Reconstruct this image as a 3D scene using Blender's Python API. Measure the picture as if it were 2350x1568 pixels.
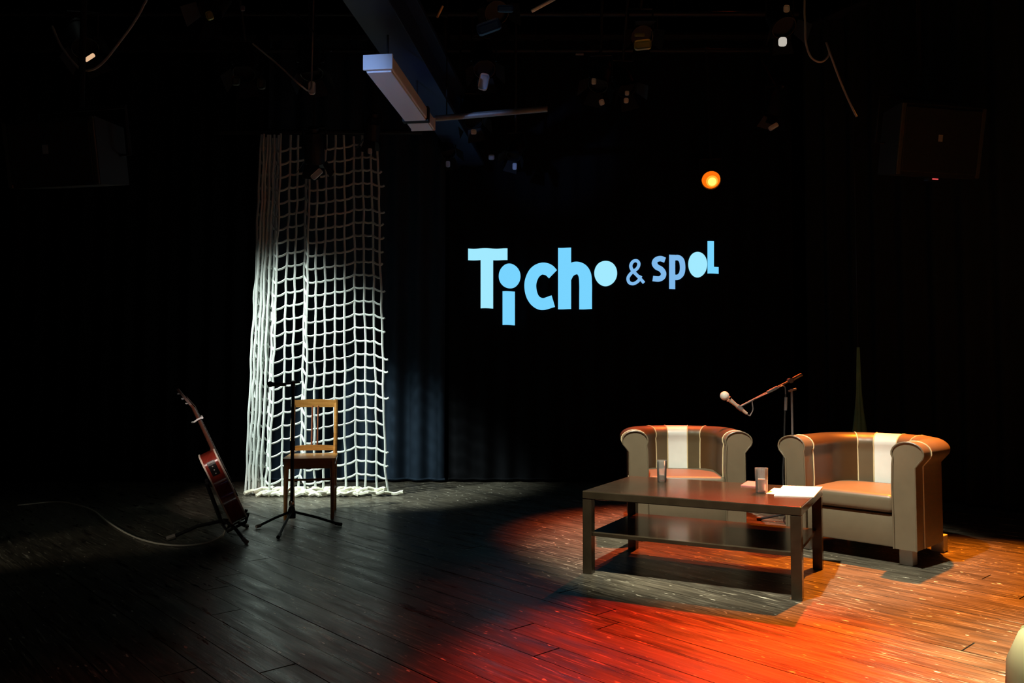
import bpy, bmesh, math, random
from mathutils import Vector, Matrix, Quaternion

for o in list(bpy.data.objects):
    bpy.data.objects.remove(o, do_unlink=True)
scene = bpy.context.scene
col = scene.collection
random.seed(7)
PI = math.pi

# ------------------------------------------------------------------ camera
F_PX, HORIZON, EYE = 1830.0, 865.0, 1.09
PITCH = math.atan((HORIZON - 784.0) / F_PX)
cam_data = bpy.data.cameras.new('camera')
cam_data.sensor_width = 36.0
cam_data.lens = F_PX / 2350.0 * 36.0
cam_data.clip_start = 0.05
cam = bpy.data.objects.new('camera', cam_data)
cam.location = (0, 0, EYE)
cam.rotation_euler = (PI / 2 + PITCH, 0, 0)
col.objects.link(cam)
scene.camera = cam

# ------------------------------------------------------------------ view, world
scene.view_settings.view_transform = 'Standard'
scene.view_settings.look = 'None'
scene.view_settings.gamma = 1.0
scene.view_settings.use_curve_mapping = False
scene.view_settings.exposure = 0.0
world = bpy.data.worlds.new('world')
scene.world = world
world.use_nodes = True
world.node_tree.nodes['Background'].inputs[0].default_value = (0, 0, 0, 1)
world.node_tree.nodes['Background'].inputs[1].default_value = 0.0

# lamps of the stage and one added low lamp: position, aim, colour, watts, cone (deg), blend, source radius
LIGHTS = {
    'net':    ((-3.30, 5.30, 4.30), (-1.74, 7.22, 0.88), (0.86, 1.0, 0.93), 1900, 31, 0.75, 0.12),
    'white':  ((0.25, 3.05, 4.60), (1.40, 4.92, 0.30), (1.0, 0.96, 0.74), 1900, 35, 0.6, 0.05),
    'red':    ((3.30, 8.10, 5.20), (0.72, 3.02, 0.0), (1.0, 0.030, 0.006), 9500, 16.5, 0.95, 0.06),
    'rear':   ((2.20, 7.90, 5.00), (1.22, 5.90, 0.45), (1.0, 0.12, 0.02), 3600, 25, 0.8, 0.06),
    'amber':  ((3.30, 6.10, 4.60), (2.45, 4.00, 0.0), (1.0, 0.22, 0.010), 5800, 39, 0.7, 0.06),
    'pale':   ((0.70, 0.40, 4.30), (2.15, 2.62, 0.0), (1.0, 0.92, 0.60), 4600, 25, 0.95, 0.05),
    'guitar': ((-1.00, 1.50, 2.25), (-2.10, 5.40, 0.68), (1.0, 0.82, 0.72), 460, 8.5, 0.7, 0.03),
    'side':   ((-5.10, 2.30, 1.30), (-2.75, 5.30, 0.05), (1.0, 0.90, 0.70), 75, 20, 0.9, 0.03),  # added low lamp, there to brighten the cable on the floor
    'blue':   ((-1.90, 2.60, 2.58), (-0.75, 5.45, 3.02), (0.30, 0.50, 1.0), 190, 15, 0.9, 0.03),
}


def to_px(P):
    x, y, z = P[0], P[1], P[2] - EYE
    d = y * math.cos(PITCH) + z * math.sin(PITCH)
    u = -y * math.sin(PITCH) + z * math.cos(PITCH)
    return 1175 + F_PX * x / d, 784 - F_PX * u / d


def at(px, py, Y):
    """point of the place at distance Y from the lens plane, seen at photo position px, py"""
    rx = (px - 1175) / F_PX
    ru = (784 - py) / F_PX
    dy = math.cos(PITCH) - ru * math.sin(PITCH)
    dz = math.sin(PITCH) + ru * math.cos(PITCH)
    t = Y / dy
    return Vector((rx * t, Y, EYE + dz * t))


def on(px, py, z=0.0):
    """point at height z seen at photo position px, py"""
    rx = (px - 1175) / F_PX
    ru = (784 - py) / F_PX
    dy = math.cos(PITCH) - ru * math.sin(PITCH)
    dz = math.sin(PITCH) + ru * math.cos(PITCH)
    t = (z - EYE) / dz
    return Vector((rx * t, dy * t, z))


# ------------------------------------------------------------------ materials
def new_mat(name):
    m = bpy.data.materials.new(name)
    m.use_nodes = True
    nt = m.node_tree
    return m, nt, nt.nodes['Principled BSDF']


def plain(name, c, rough=0.5, metal=0.0, spec=0.5, noise=0.0, scale=30.0, bump=0.0, sheen=0.0, coat=0.0):
    m, nt, b = new_mat(name)
    b.inputs['Base Color'].default_value = (*c, 1)
    b.inputs['Roughness'].default_value = rough
    b.inputs['Metallic'].default_value = metal
    b.inputs['Specular IOR Level'].default_value = spec
    if sheen:
        b.inputs['Sheen Weight'].default_value = sheen
    if coat:
        b.inputs['Coat Weight'].default_value = coat
        b.inputs['Coat Roughness'].default_value = 0.12
    if noise or bump:
        tc = nt.nodes.new('ShaderNodeTexCoord')
        n = nt.nodes.new('ShaderNodeTexNoise')
        n.inputs['Scale'].default_value = scale
        n.inputs['Detail'].default_value = 5
        nt.links.new(tc.outputs['Object'], n.inputs['Vector'])
        if noise:
            mx = nt.nodes.new('ShaderNodeMixRGB')
            mx.inputs[1].default_value = (*[v * (1 - noise) for v in c], 1)
            mx.inputs[2].default_value = (*[min(1, v * (1 + noise)) for v in c], 1)
            nt.links.new(n.outputs['Fac'], mx.inputs[0])
            nt.links.new(mx.outputs[0], b.inputs['Base Color'])
        if bump:
            bp = nt.nodes.new('ShaderNodeBump')
            bp.inputs['Strength'].default_value = bump
            bp.inputs['Distance'].default_value = 0.004
            nt.links.new(n.outputs['Fac'], bp.inputs['Height'])
            nt.links.new(bp.outputs[0], b.inputs['Normal'])
    return m


def emit(name, c, s):
    m = bpy.data.materials.new(name)
    m.use_nodes = True
    nt = m.node_tree
    nt.nodes.remove(nt.nodes['Principled BSDF'])
    e = nt.nodes.new('ShaderNodeEmission')
    e.inputs[0].default_value = (*c, 1)
    e.inputs[1].default_value = s
    nt.links.new(e.outputs[0], nt.nodes['Material Output'].inputs[0])
    return m


def wood(name, c1, c2, rough=0.35, scale=(3, 3, 30), coat=0.0):
    m, nt, b = new_mat(name)
    tc = nt.nodes.new('ShaderNodeTexCoord')
    mp = nt.nodes.new('ShaderNodeMapping')
    mp.inputs['Scale'].default_value = scale
    n = nt.nodes.new('ShaderNodeTexNoise')
    n.inputs['Scale'].default_value = 2.5
    n.inputs['Detail'].default_value = 6
    n.inputs['Distortion'].default_value = 0.6
    cr = nt.nodes.new('ShaderNodeValToRGB')
    cr.color_ramp.elements[0].position = 0.3
    cr.color_ramp.elements[0].color = (*c1, 1)
    cr.color_ramp.elements[1].position = 0.75
    cr.color_ramp.elements[1].color = (*c2, 1)
    nt.links.new(tc.outputs['Object'], mp.inputs[0])
    nt.links.new(mp.outputs[0], n.inputs['Vector'])
    nt.links.new(n.outputs['Fac'], cr.inputs[0])
    nt.links.new(cr.outputs[0], b.inputs['Base Color'])
    b.inputs['Roughness'].default_value = rough
    if coat:
        b.inputs['Coat Weight'].default_value = coat
        b.inputs['Coat Roughness'].default_value = 0.1
    return m


BOARD_ANGLE = math.atan2(-0.74, 0.67)


def board_material():
    """worn dark stage paint: grain and scratches run along the boards, pale chips"""
    m, nt, b = new_mat('worn_stage_paint')
    N, L = nt.nodes.new, nt.links.new
    geo = N('ShaderNodeNewGeometry')
    rot = N('ShaderNodeVectorRotate')
    rot.rotation_type = 'Z_AXIS'
    rot.inputs['Angle'].default_value = -BOARD_ANGLE
    L(geo.outputs['Position'], rot.inputs['Vector'])
    oi = N('ShaderNodeObjectInfo')

    def noise(scale, detail, sc, dist=0.0):
        mp = N('ShaderNodeMapping')
        mp.inputs['Scale'].default_value = sc
        n = N('ShaderNodeTexNoise')
        n.inputs['Scale'].default_value = scale
        n.inputs['Detail'].default_value = detail
        n.inputs['Distortion'].default_value = dist
        L(rot.outputs[0], mp.inputs[0])
        L(mp.outputs[0], n.inputs['Vector'])
        return n.outputs['Fac']

    def ramp(src, p0, p1, c0=(0, 0, 0), c1=(1, 1, 1)):
        r = N('ShaderNodeValToRGB')
        r.color_ramp.elements[0].position = p0
        r.color_ramp.elements[0].color = (*c0, 1)
        r.color_ramp.elements[1].position = p1
        r.color_ramp.elements[1].color = (*c1, 1)
        L(src, r.inputs[0])
        return r.outputs[0]

    def mix(f, a, bb, mode='MIX'):
        x = N('ShaderNodeMixRGB')
        x.blend_type = mode
        for i, v in enumerate((f, a, bb)):
            if isinstance(v, (int, float)):
                x.inputs[i].default_value = v
            elif isinstance(v, tuple):
                x.inputs[i].default_value = (*v, 1)
            else:
                L(v, x.inputs[i])
        return x.outputs[0]

    grain = noise(14, 6, (0.25, 4.0, 1), 0.3)
    base = ramp(grain, 0.28, 0.75, (0.030, 0.026, 0.020), (0.170, 0.150, 0.115))
    big = noise(1.6, 3, (1, 1.6, 1))
    base = mix(0.75, base, ramp(big, 0.3, 0.7, (0.55, 0.55, 0.55), (1.1, 1.1, 1.1)), 'MULTIPLY')
    tone = ramp(oi.outputs['Random'], 0.0, 1.0, (0.72, 0.72, 0.72), (1.15, 1.12, 1.08))
    base = mix(1.0, base, tone, 'MULTIPLY')
    scr = ramp(noise(34, 3, (0.16, 2.2, 1)), 0.58, 0.68)
    patch = ramp(noise(2.2, 2, (1, 1, 1)), 0.36, 0.58)
    scr = mix(1.0, scr, patch, 'MULTIPLY')
    base = mix(scr, base, (0.40, 0.36, 0.28))
    chip = ramp(noise(30, 2, (0.45, 1.6, 1)), 0.69, 0.72)
    base = mix(chip, base, (0.80, 0.74, 0.60))
    L(base, b.inputs['Base Color'])
    rr = ramp(noise(9, 4, (0.3, 2, 1)), 0.3, 0.7, (0.24, 0.24, 0.24), (0.46, 0.46, 0.46))
    L(rr, b.inputs['Roughness'])
    b.inputs['Specular IOR Level'].default_value = 0.45
    bp = N('ShaderNodeBump')
    bp.inputs['Strength'].default_value = 0.35
    bp.inputs['Distance'].default_value = 0.003
    L(grain, bp.inputs['Height'])
    L(bp.outputs[0], b.inputs['Normal'])
    return m


M = {}
M['board'] = board_material()
M['black_wall'] = plain('black_wall_paint', (0.008, 0.008, 0.009), 0.9, spec=0.1, noise=0.3, scale=4)
M['drape'] = plain('dark_velvet_lit', (0.024, 0.038, 0.060), 0.95, spec=0.05, noise=0.25, scale=6, sheen=0.0)  # lit copy of the drape cloth, beam light put into the colour
M['drape_shaded'] = plain('dark_velvet_shaded', (0.007, 0.0075, 0.009), 0.95, spec=0.03, noise=0.25, scale=6)  # shaded copy of the drape cloth, darkness put into the colour
M['drape_right'] = plain('black_green_velvet', (0.014, 0.018, 0.016), 0.95, spec=0.05, noise=0.25, scale=6)
M['drape_tail'] = plain('grey_green_cloth', (0.14, 0.34, 0.24), 0.9, spec=0.1, noise=0.2, scale=12)
M['beam'] = plain('dark_blue_beam_paint', (0.006, 0.020, 0.070), 0.6, noise=0.35, scale=3)
M['batten'] = plain('white_enamel', (0.72, 0.72, 0.74), 0.45, noise=0.12, scale=5)
M['tube_glass'] = plain('opal_tube', (0.75, 0.77, 0.8), 0.25)
M['black_metal'] = plain('black_painted_metal', (0.010, 0.010, 0.011), 0.55, spec=0.3)
M['black_gloss'] = plain('black_gloss', (0.012, 0.012, 0.013), 0.3)
M['grey_pipe'] = plain('dull_grey_pipe', (0.22, 0.22, 0.23), 0.5, metal=0.3, noise=0.3, scale=18)
M['dark_pipe'] = plain('black_pipe', (0.012, 0.012, 0.013), 0.5, spec=0.3)
M['pale_glint_tube'] = plain('pale_glint_and_tube', (0.80, 0.79, 0.75), 0.6)  # lantern glints put in as pale colour; also coats the bare tube
M['blue_glint'] = plain('blue_white_glint', (0.60, 0.70, 0.85), 0.6)  # bluish glints and blue light put into the colour
M['olive_lens'] = plain('olive_gel', (0.42, 0.40, 0.10), 0.35)
M['warm_lens'] = plain('warm_lens', (0.85, 0.55, 0.30), 0.35)
M['square_glint_glow'] = emit('white_square_glint', (1.0, 0.92, 0.80), 0.50)  # white glint made to glow, stands in for a reflection
M['rim_glint_glow'] = emit('warm_rim_glint', (1.0, 0.62, 0.36), 0.75)  # warm rim glint made to glow, stands in for a reflection
M['dark_lens'] = plain('dark_lens_glass', (0.008, 0.008, 0.010), 0.5, spec=0.15)
M['blue_light_patch'] = plain('blue_light_patch', (0.03, 0.10, 0.30), 0.4)  # blue light falling on lantern bodies, put in as colour
M['cable_grey'] = plain('grey_cable_rubber', (0.32, 0.29, 0.26), 0.6)
M['cable_pale'] = plain('pale_cable_rubber', (0.68, 0.64, 0.54), 0.5)
M['cable_black'] = plain('black_cable_rubber', (0.012, 0.012, 0.012), 0.5)
M['rope'] = plain('white_cotton_rope', (0.70, 0.73, 0.70), 0.85, spec=0.2, noise=0.12, scale=120, bump=0.4)
M['rope_floor'] = plain('cream_cotton_rope', (0.78, 0.76, 0.62), 0.85, spec=0.2, noise=0.15, scale=90, bump=0.4)
M['chair_wood'] = wood('honey_beech', (0.42, 0.17, 0.035), (0.62, 0.29, 0.075), 0.32, coat=0.3)
M['splat_wood'] = wood('red_brown_ply', (0.26, 0.07, 0.03), (0.36, 0.11, 0.05), 0.35)
M['table'] = wood('black_brown_veneer', (0.024, 0.018, 0.011), (0.042, 0.031, 0.019), 0.22, scale=(3, 25, 3), coat=0.15)
M['leather_beige'] = plain('beige_leather', (0.120, 0.096, 0.064), 0.42, noise=0.12, scale=18, bump=0.12)
M['leather_white'] = plain('white_leather', (0.70, 0.71, 0.70), 0.38, noise=0.06, scale=18, bump=0.12)
M['leather_tan'] = plain('tan_leather', (0.10, 0.072, 0.042), 0.42, noise=0.15, scale=18, bump=0.12)
M['leather_brown'] = plain('brown_leather', (0.062, 0.029, 0.010), 0.40, noise=0.15, scale=18, bump=0.12)
M['leather_dark'] = plain('dark_olive_leather', (0.075, 0.055, 0.028), 0.42, noise=0.15, scale=18, bump=0.12)
M['piping'] = plain('cream_piping', (0.60, 0.49, 0.30), 0.5)
M['foot'] = plain('pale_block_foot', (0.45, 0.45, 0.42), 0.5)
M['paper'] = plain('white_paper', (0.90, 0.90, 0.88), 0.7, spec=0.2)
M['notebook'] = plain('rose_card_cover', (0.55, 0.20, 0.20), 0.5)
M['chrome'] = plain('chrome', (0.75, 0.75, 0.76), 0.2, metal=1.0)
M['mic_ball'] = plain('pale_mesh_grille', (0.85, 0.84, 0.80), 0.5, bump=0.5, scale=260)
M['mic_body'] = plain('champagne_metal', (0.66, 0.58, 0.48), 0.35, metal=0.35)
M['boom'] = plain('satin_grey_tube', (0.28, 0.26, 0.26), 0.3, metal=0.5)
M['guitar_side'] = wood('red_mahogany', (0.20, 0.018, 0.012), (0.30, 0.040, 0.022), 0.25, scale=(20, 3, 3), coat=0.5)
M['guitar_top'] = wood('amber_spruce', (0.36, 0.14, 0.04), (0.46, 0.20, 0.06), 0.25, coat=0.5)
M['binding'] = plain('cream_binding', (0.85, 0.72, 0.60), 0.35)
M['ebony'] = plain('ebony', (0.02, 0.014, 0.012), 0.35)
M['neck_wood'] = wood('dark_mahogany_neck', (0.09, 0.03, 0.018), (0.13, 0.045, 0.028), 0.35)
M['steel_string'] = plain('steel_string', (0.7, 0.65, 0.55), 0.3, metal=0.9)
M['grille'] = plain('black_speaker_grille', (0.018, 0.018, 0.012), 0.6, bump=0.6, scale=160)
M['cabinet'] = plain('black_cabinet_paint', (0.016, 0.016, 0.013), 0.6, noise=0.2, scale=40, bump=0.2)
M['cabinet_edge'] = plain('worn_olive_edge', (0.06, 0.058, 0.035), 0.5)
M['badge'] = plain('silver_badge', (0.50, 0.50, 0.48), 0.35, metal=0.4)
M['red_led'] = emit('red_led', (1.0, 0.10, 0.10), 0.9)
M['cream_fabric'] = plain('cream_upholstery', (0.66, 0.66, 0.42), 0.8, noise=0.10, scale=9, bump=0.15)
M['cream_seam'] = plain('olive_seam', (0.30, 0.31, 0.15), 0.8)


def glass_mat():
    m, nt, b = new_mat('clear_glass')
    # thin-walled: mostly see-through, with a real reflection at the rims
    tr = nt.nodes.new('ShaderNodeBsdfTransparent')
    gl = nt.nodes.new('ShaderNodeBsdfGlossy')
    gl.inputs['Roughness'].default_value = 0.05
    fr = nt.nodes.new('ShaderNodeFresnel')
    fr.inputs['IOR'].default_value = 1.6
    mx = nt.nodes.new('ShaderNodeMixShader')
    df = nt.nodes.new('ShaderNodeBsdfDiffuse')
    df.inputs['Color'].default_value = (0.9, 0.9, 0.88, 1)
    m2 = nt.nodes.new('ShaderNodeMixShader')
    m2.inputs[0].default_value = 0.10
    nt.links.new(fr.outputs[0], mx.inputs[0])
    nt.links.new(tr.outputs[0], mx.inputs[1])
    nt.links.new(gl.outputs[0], mx.inputs[2])
    nt.links.new(mx.outputs[0], m2.inputs[1])
    nt.links.new(df.outputs[0], m2.inputs[2])
    nt.links.new(m2.outputs[0], nt.nodes['Material Output'].inputs[0])
    return m
    b.inputs['Base Color'].default_value = (0.97, 0.98, 0.97, 1)
    b.inputs['Transmission Weight'].default_value = 1.0
    b.inputs['Roughness'].default_value = 0.02
    b.inputs['IOR'].default_value = 1.45
    return m


def water_mat():
    m, nt, b = new_mat('water')
    b.inputs['Base Color'].default_value = (0.92, 0.92, 0.88, 1)  # milky white stands in for light refracted in the glass base
    b.inputs['Transmission Weight'].default_value = 0.45
    b.inputs['Roughness'].default_value = 0.15
    b.inputs['IOR'].default_value = 1.33
    return m


M['glass'] = glass_mat()
M['water'] = water_mat()


# ------------------------------------------------------------------ builders
class MB:
    def __init__(self):
        self.v, self.f = [], []

    def add(self, vs, fs):
        n = len(self.v)
        self.v += [tuple(p) for p in vs]
        self.f += [tuple(i + n for i in f) for f in fs]
        return self

    def box(self, c, s, rot=None, bev=0.0):
        cx, cy, cz = c
        hx, hy, hz = s[0] / 2, s[1] / 2, s[2] / 2
        if bev <= 0:
            vs = [Vector((x, y, z)) for x in (-hx, hx) for y in (-hy, hy) for z in (-hz, hz)]
            fs = [(0, 1, 3, 2), (4, 6, 7, 5), (0, 4, 5, 1), (2, 3, 7, 6), (0, 2, 6, 4), (1, 5, 7, 3)]
        else:
            bm = bmesh.new()
            bmesh.ops.create_cube(bm, size=1.0)
            for v in bm.verts:
                v.co = Vector((v.co.x * s[0], v.co.y * s[1], v.co.z * s[2]))
            bmesh.ops.bevel(bm, geom=bm.edges[:], offset=bev, segments=2, profile=0.5, affect='EDGES')
            bm.verts.index_update()
            vs = [v.co.copy() for v in bm.verts]
            fs = [tuple(v.index for v in f.verts) for f in bm.faces]
            bm.free()
        if rot is not None:
            vs = [rot @ v for v in vs]
        return self.add([(v.x + cx, v.y + cy, v.z + cz) for v in vs], fs)

    def tube(self, pts, r, n=8, cap=True, rb=None):
        pts = [Vector(p) for p in pts]
        k = len(pts)
        rs = r if isinstance(r, (list, tuple)) else [r] * k
        t0 = (pts[1] - pts[0]).normalized()
        ref = Vector((0, 0, 1)) if abs(t0.z) < 0.9 else Vector((1, 0, 0))
        a = t0.cross(ref).normalized()
        vs, fs = [], []
        for i, p in enumerate(pts):
            t = (pts[min(i + 1, k - 1)] - pts[max(i - 1, 0)])
            t = t.normalized() if t.length > 1e-9 else t0
            a = (a - t * a.dot(t))
            a = a.normalized() if a.length > 1e-6 else t.orthogonal().normalized()
            b = t.cross(a)
            for j in range(n):
                w = 2 * PI * j / n
                vs.append(p + (a * math.cos(w) + b * math.sin(w) * (rb if rb else 1.0)) * rs[i])
        for i in range(k - 1):
            for j in range(n):
                fs.append((i * n + j, i * n + (j + 1) % n, (i + 1) * n + (j + 1) % n, (i + 1) * n + j))
        if cap:
            fs.append(tuple(range(n - 1, -1, -1)))
            fs.append(tuple((k - 1) * n + j for j in range(n)))
        return self.add(vs, fs)

    def lathe(self, prof, n=24, q=None, c=(0, 0, 0), cap=True):
        """profile of (radius, height) turned about z"""
        vs, fs = [], []
        k = len(prof)
        for (r, h) in prof:
            for j in range(n):
                w = 2 * PI * j / n
                v = Vector((r * math.cos(w), r * math.sin(w), h))
                if q is not None:
                    v = q @ v
                vs.append(v + Vector(c))
        for i in range(k - 1):
            for j in range(n):
                fs.append((i * n + j, i * n + (j + 1) % n, (i + 1) * n + (j + 1) % n, (i + 1) * n + j))
        if cap and prof[0][0] > 1e-6:
            fs.append(tuple(range(n - 1, -1, -1)))
        if cap and prof[-1][0] > 1e-6:
            fs.append(tuple((k - 1) * n + j for j in range(n)))
        return self.add(vs, fs)

    def prism(self, poly, z0, z1):
        n = len(poly)
        vs = [(x, y, z0) for x, y in poly] + [(x, y, z1) for x, y in poly]
        fs = [tuple(range(n - 1, -1, -1)), tuple(range(n, 2 * n))]
        fs += [(i, (i + 1) % n, n + (i + 1) % n, n + i) for i in range(n)]
        return self.add(vs, fs)

    def build(self, name, mat, parent=None, smooth=False, angle=40):
        me = bpy.data.meshes.new(name)
        me.from_pydata(self.v, [], self.f)
        me.validate()
        bm = bmesh.new()
        bm.from_mesh(me)
        bmesh.ops.recalc_face_normals(bm, faces=bm.faces[:])
        bm.to_mesh(me)
        bm.free()
        me.materials.append(mat)
        if smooth:
            for p in me.polygons:
                p.use_smooth = True
            me.set_sharp_from_angle(angle=math.radians(angle))
        o = bpy.data.objects.new(name, me)
        col.objects.link(o)
        if parent is not None:
            o.parent = parent
        return o


def tag(o, label, cat, group=None):
    o['label'] = label
    o['category'] = cat
    if group:
        o['group'] = group
    return o


def struct(o):
    o['kind'] = 'structure'
    return o


def thing(name, label, cat, loc=(0, 0, 0), rz=0.0, group=None):
    o = bpy.data.objects.new(name, None)
    o.empty_display_size = 0.1
    o.location = loc
    o.rotation_euler = (0, 0, rz)
    col.objects.link(o)
    return tag(o, label, cat, group)


def catmull(pts, per=8):
    pts = [Vector(p) for p in pts]
    out = []
    P = [pts[0] * 2 - pts[1]] + pts + [pts[-1] * 2 - pts[-2]]
    for i in range(1, len(P) - 2):
        p0, p1, p2, p3 = P[i - 1], P[i], P[i + 1], P[i + 2]
        for k in range(per):
            t = k / per
            out.append(0.5 * ((2 * p1) + (p2 - p0) * t + (2 * p0 - 5 * p1 + 4 * p2 - p3) * t * t +
                              (3 * p1 - p0 - 3 * p2 + p3) * t ** 3))
    out.append(pts[-1])
    return out


# ------------------------------------------------------------------ the room
X0, X1, Y0, Y1, ZC = -6.6, 6.2, -3.2, 9.3, 5.6
FRONT = 1.2
floor = struct(MB().box(((X0 + X1) / 2, (Y0 + Y1) / 2, -0.135), (X1 - X0 + 0.4, Y1 - Y0 + 0.4, 0.2))
               .build('floor', M['black_wall']))


def clip_rect(poly, x0, x1, y0, y1):
    def cut(poly, inside, inter):
        out = []
        for i in range(len(poly)):
            a, b = poly[i - 1], poly[i]
            if inside(b):
                if not inside(a):
                    out.append(inter(a, b))
                out.append(b)
            elif inside(a):
                out.append(inter(a, b))
        return out

    def ix(v):
        return lambda a, b: (v, a[1] + (b[1] - a[1]) * (v - a[0]) / (b[0] - a[0]))

    def iy(v):
        return lambda a, b: (a[0] + (b[0] - a[0]) * (v - a[1]) / (b[1] - a[1]), v)
    for ins, itr in ((lambda p: p[0] >= x0, ix(x0)), (lambda p: p[0] <= x1, ix(x1)),
                     (lambda p: p[1] >= y0, iy(y0)), (lambda p: p[1] <= y1, iy(y1))):
        if poly:
            poly = cut(poly, ins, itr)
    return poly


def lay_boards():
    w, gap = 0.145, 0.0035
    ca, sa = math.cos(BOARD_ANGLE), math.sin(BOARD_ANGLE)
    cx, cy = 0.0, 5.2
    rng = random.Random(3)
    for r in range(-50, 51):
        t0, t1 = r * w + gap / 2, (r + 1) * w - gap / 2
        s = -9.5 - rng.random() * 3.0
        while s < 9.5:
            ln = 3.2 + rng.random() * 1.6
            quad = [(s + gap, t0), (s + ln - gap, t0), (s + ln - gap, t1), (s + gap, t1)]
            s += ln
            poly = [(cx + a * ca - b * sa, cy + a * sa + b * ca) for a, b in quad]
            poly = clip_rect(poly, X0 + 0.02, X1 - 0.02, FRONT, Y1 - 0.02)
            if len(poly) < 3:
                continue
            area = 0.5 * abs(sum(poly[i - 1][0] * poly[i][1] - poly[i][0] * poly[i - 1][1] for i in range(len(poly))))
            if area < 0.03:
                continue
            # boards that the photograph shows nothing of are left to the sub-floor
            vis = False
            for p in poly + [(sum(q[0] for q in poly) / len(poly), sum(q[1] for q in poly) / len(poly))]:
                px, py = to_px((p[0], p[1], 0)) if p[1] > 0.3 else (1e9, 1e9)
                if -900 < px < 3200 and p[1] < 9.0:
                    vis = True
            if not vis:
                continue
            dz = rng.uniform(-0.0008, 0.0008)
            MB().prism(poly, -0.034, dz).build('floor_board', M['board'], floor)


lay_boards()

T = 0.2
struct(MB().box(((X0 + X1) / 2, Y1 + T / 2, ZC / 2), (X1 - X0 + 2 * T, T, ZC)).build('wall_back', M['black_wall']))
struct(MB().box((X0 - T / 2, (Y0 + Y1) / 2, ZC / 2), (T, Y1 - Y0, ZC)).build('wall_left', M['black_wall']))
struct(MB().box((X1 + T / 2, (Y0 + Y1) / 2, ZC / 2), (T, Y1 - Y0, ZC)).build('wall_right', M['black_wall']))
struct(MB().box(((X0 + X1) / 2, Y0 - T / 2, ZC / 2), (X1 - X0 + 2 * T, T, ZC)).build('wall_front', M['black_wall']))
struct(MB().box(((X0 + X1) / 2, (Y0 + Y1) / 2, ZC + T / 2), (X1 - X0 + 2 * T, Y1 - Y0 + 2 * T, T))
       .build('ceiling', M['black_wall']))


# ------------------------------------------------------------------ drapes
YB = 8.32


def fold(x):
    k = 1.0 if x < -0.68 else 0.5
    return YB + k * 0.040 * math.sin(2 * PI * x / 0.235 + 0.7 * math.sin(x * 1.7)) + k * 0.018 * math.sin(2 * PI * x / 0.61 + 1.0)


def back_drape(name, xa, xb, label, top=4.7, dy=0.0, mat='drape'):
    root = thing(name, label, 'curtain', ((xa + xb) / 2, YB + dy, 0), 0, 'pleated drapes around the stage')
    n = int((xb - xa) / 0.0125)
    zs = [0.02, 0.3, 1.0, 2.0, 3.2, top]
    vs, fs = [], []
    for i in range(n + 1):
        x = xa + (xb - xa) * i / n
        for z in zs:
            vs.append((x - root.location.x, fold(x) + dy - root.location.y, z))
    m = len(zs)
    for i in range(n):
        for j in range(m - 1):
            fs.append((i * m + j, (i + 1) * m + j, (i + 1) * m + j + 1, i * m + j + 1))
    back = len(vs)
    vs += [(v[0], v[1] + 0.008, v[2]) for v in vs]
    fs += [tuple(reversed([k + back for k in f])) for f in fs[:]]
    MB().add(vs, fs).build('cloth', M[mat], root, smooth=True, angle=80)
    MB().tube([(xa - root.location.x, 0, top), (xb - root.location.x, 0, top)], 0.05, 8).build('header', M['black_metal'], root)
    hem = MB()
    hem.tube([(xa + (xb - xa) * i / n - root.location.x, fold(xa + (xb - xa) * i / n) + dy - root.location.y - 0.004, 0.03)
              for i in range(0, n + 1)], 0.014, 5)
    hem.build('hem', M[mat], root, smooth=True)
    return root


back_drape('pleated_drape', -6.4, -2.62, 'shaded black pleated drape at the far left behind the guitar', mat='drape_shaded')
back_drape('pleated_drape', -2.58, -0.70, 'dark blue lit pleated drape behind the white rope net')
back_drape('pleated_drape', -0.66, 2.95, 'wide shaded black pleated drape carrying the projected blue title', mat='drape_shaded')


def side_drape(pts, label):
    root = thing('pleated_drape', label, 'curtain', (pts[0][0], pts[0][1], 0), 0, 'pleated drapes around the stage')
    a, b = Vector((*pts[0], 0)), Vector((*pts[1], 0))
    d = (b - a)
    ln = d.length
    d.normalize()
    nrm = Vector((d.y, -d.x, 0))
    n = int(ln / 0.02)
    zs = [0.02, 0.4, 1.2, 2.4, 4.7]
    vs, fs = [], []
    for i in range(n + 1):
        s = ln * i / n
        off = 0.05 * math.sin(2 * PI * s / 0.26 + 0.8 * math.sin(s * 2.1)) + 0.02 * math.sin(s * 9.0)
        for z in zs:
            flare = 1.0 + 0.5 * max(0, 0.9 - z)
            p = d * s + nrm * off * flare
            vs.append((p.x, p.y, z))
    m = len(zs)
    for i in range(n):
        for j in range(m - 1):
            fs.append((i * m + j, (i + 1) * m + j, (i + 1) * m + j + 1, i * m + j + 1))
    back = len(vs)
    vs += [(v[0] - nrm.x * 0.008, v[1] - nrm.y * 0.008, v[2]) for v in vs]
    fs += [tuple(reversed([k + back for k in f])) for f in fs[:]]
    MB().add(vs, fs).build('cloth', M['drape_right'], root, smooth=True, angle=80)
    e = d * ln
    MB().tube([(0, 0, 4.7), (e.x, e.y, 4.7)], 0.05, 8).build('header', M['black_metal'], root)
    return root


side_drape([(3.02, 8.15), (5.3, 4.6)], 'black pleated drape angled along the right side behind armchairs')

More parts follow.
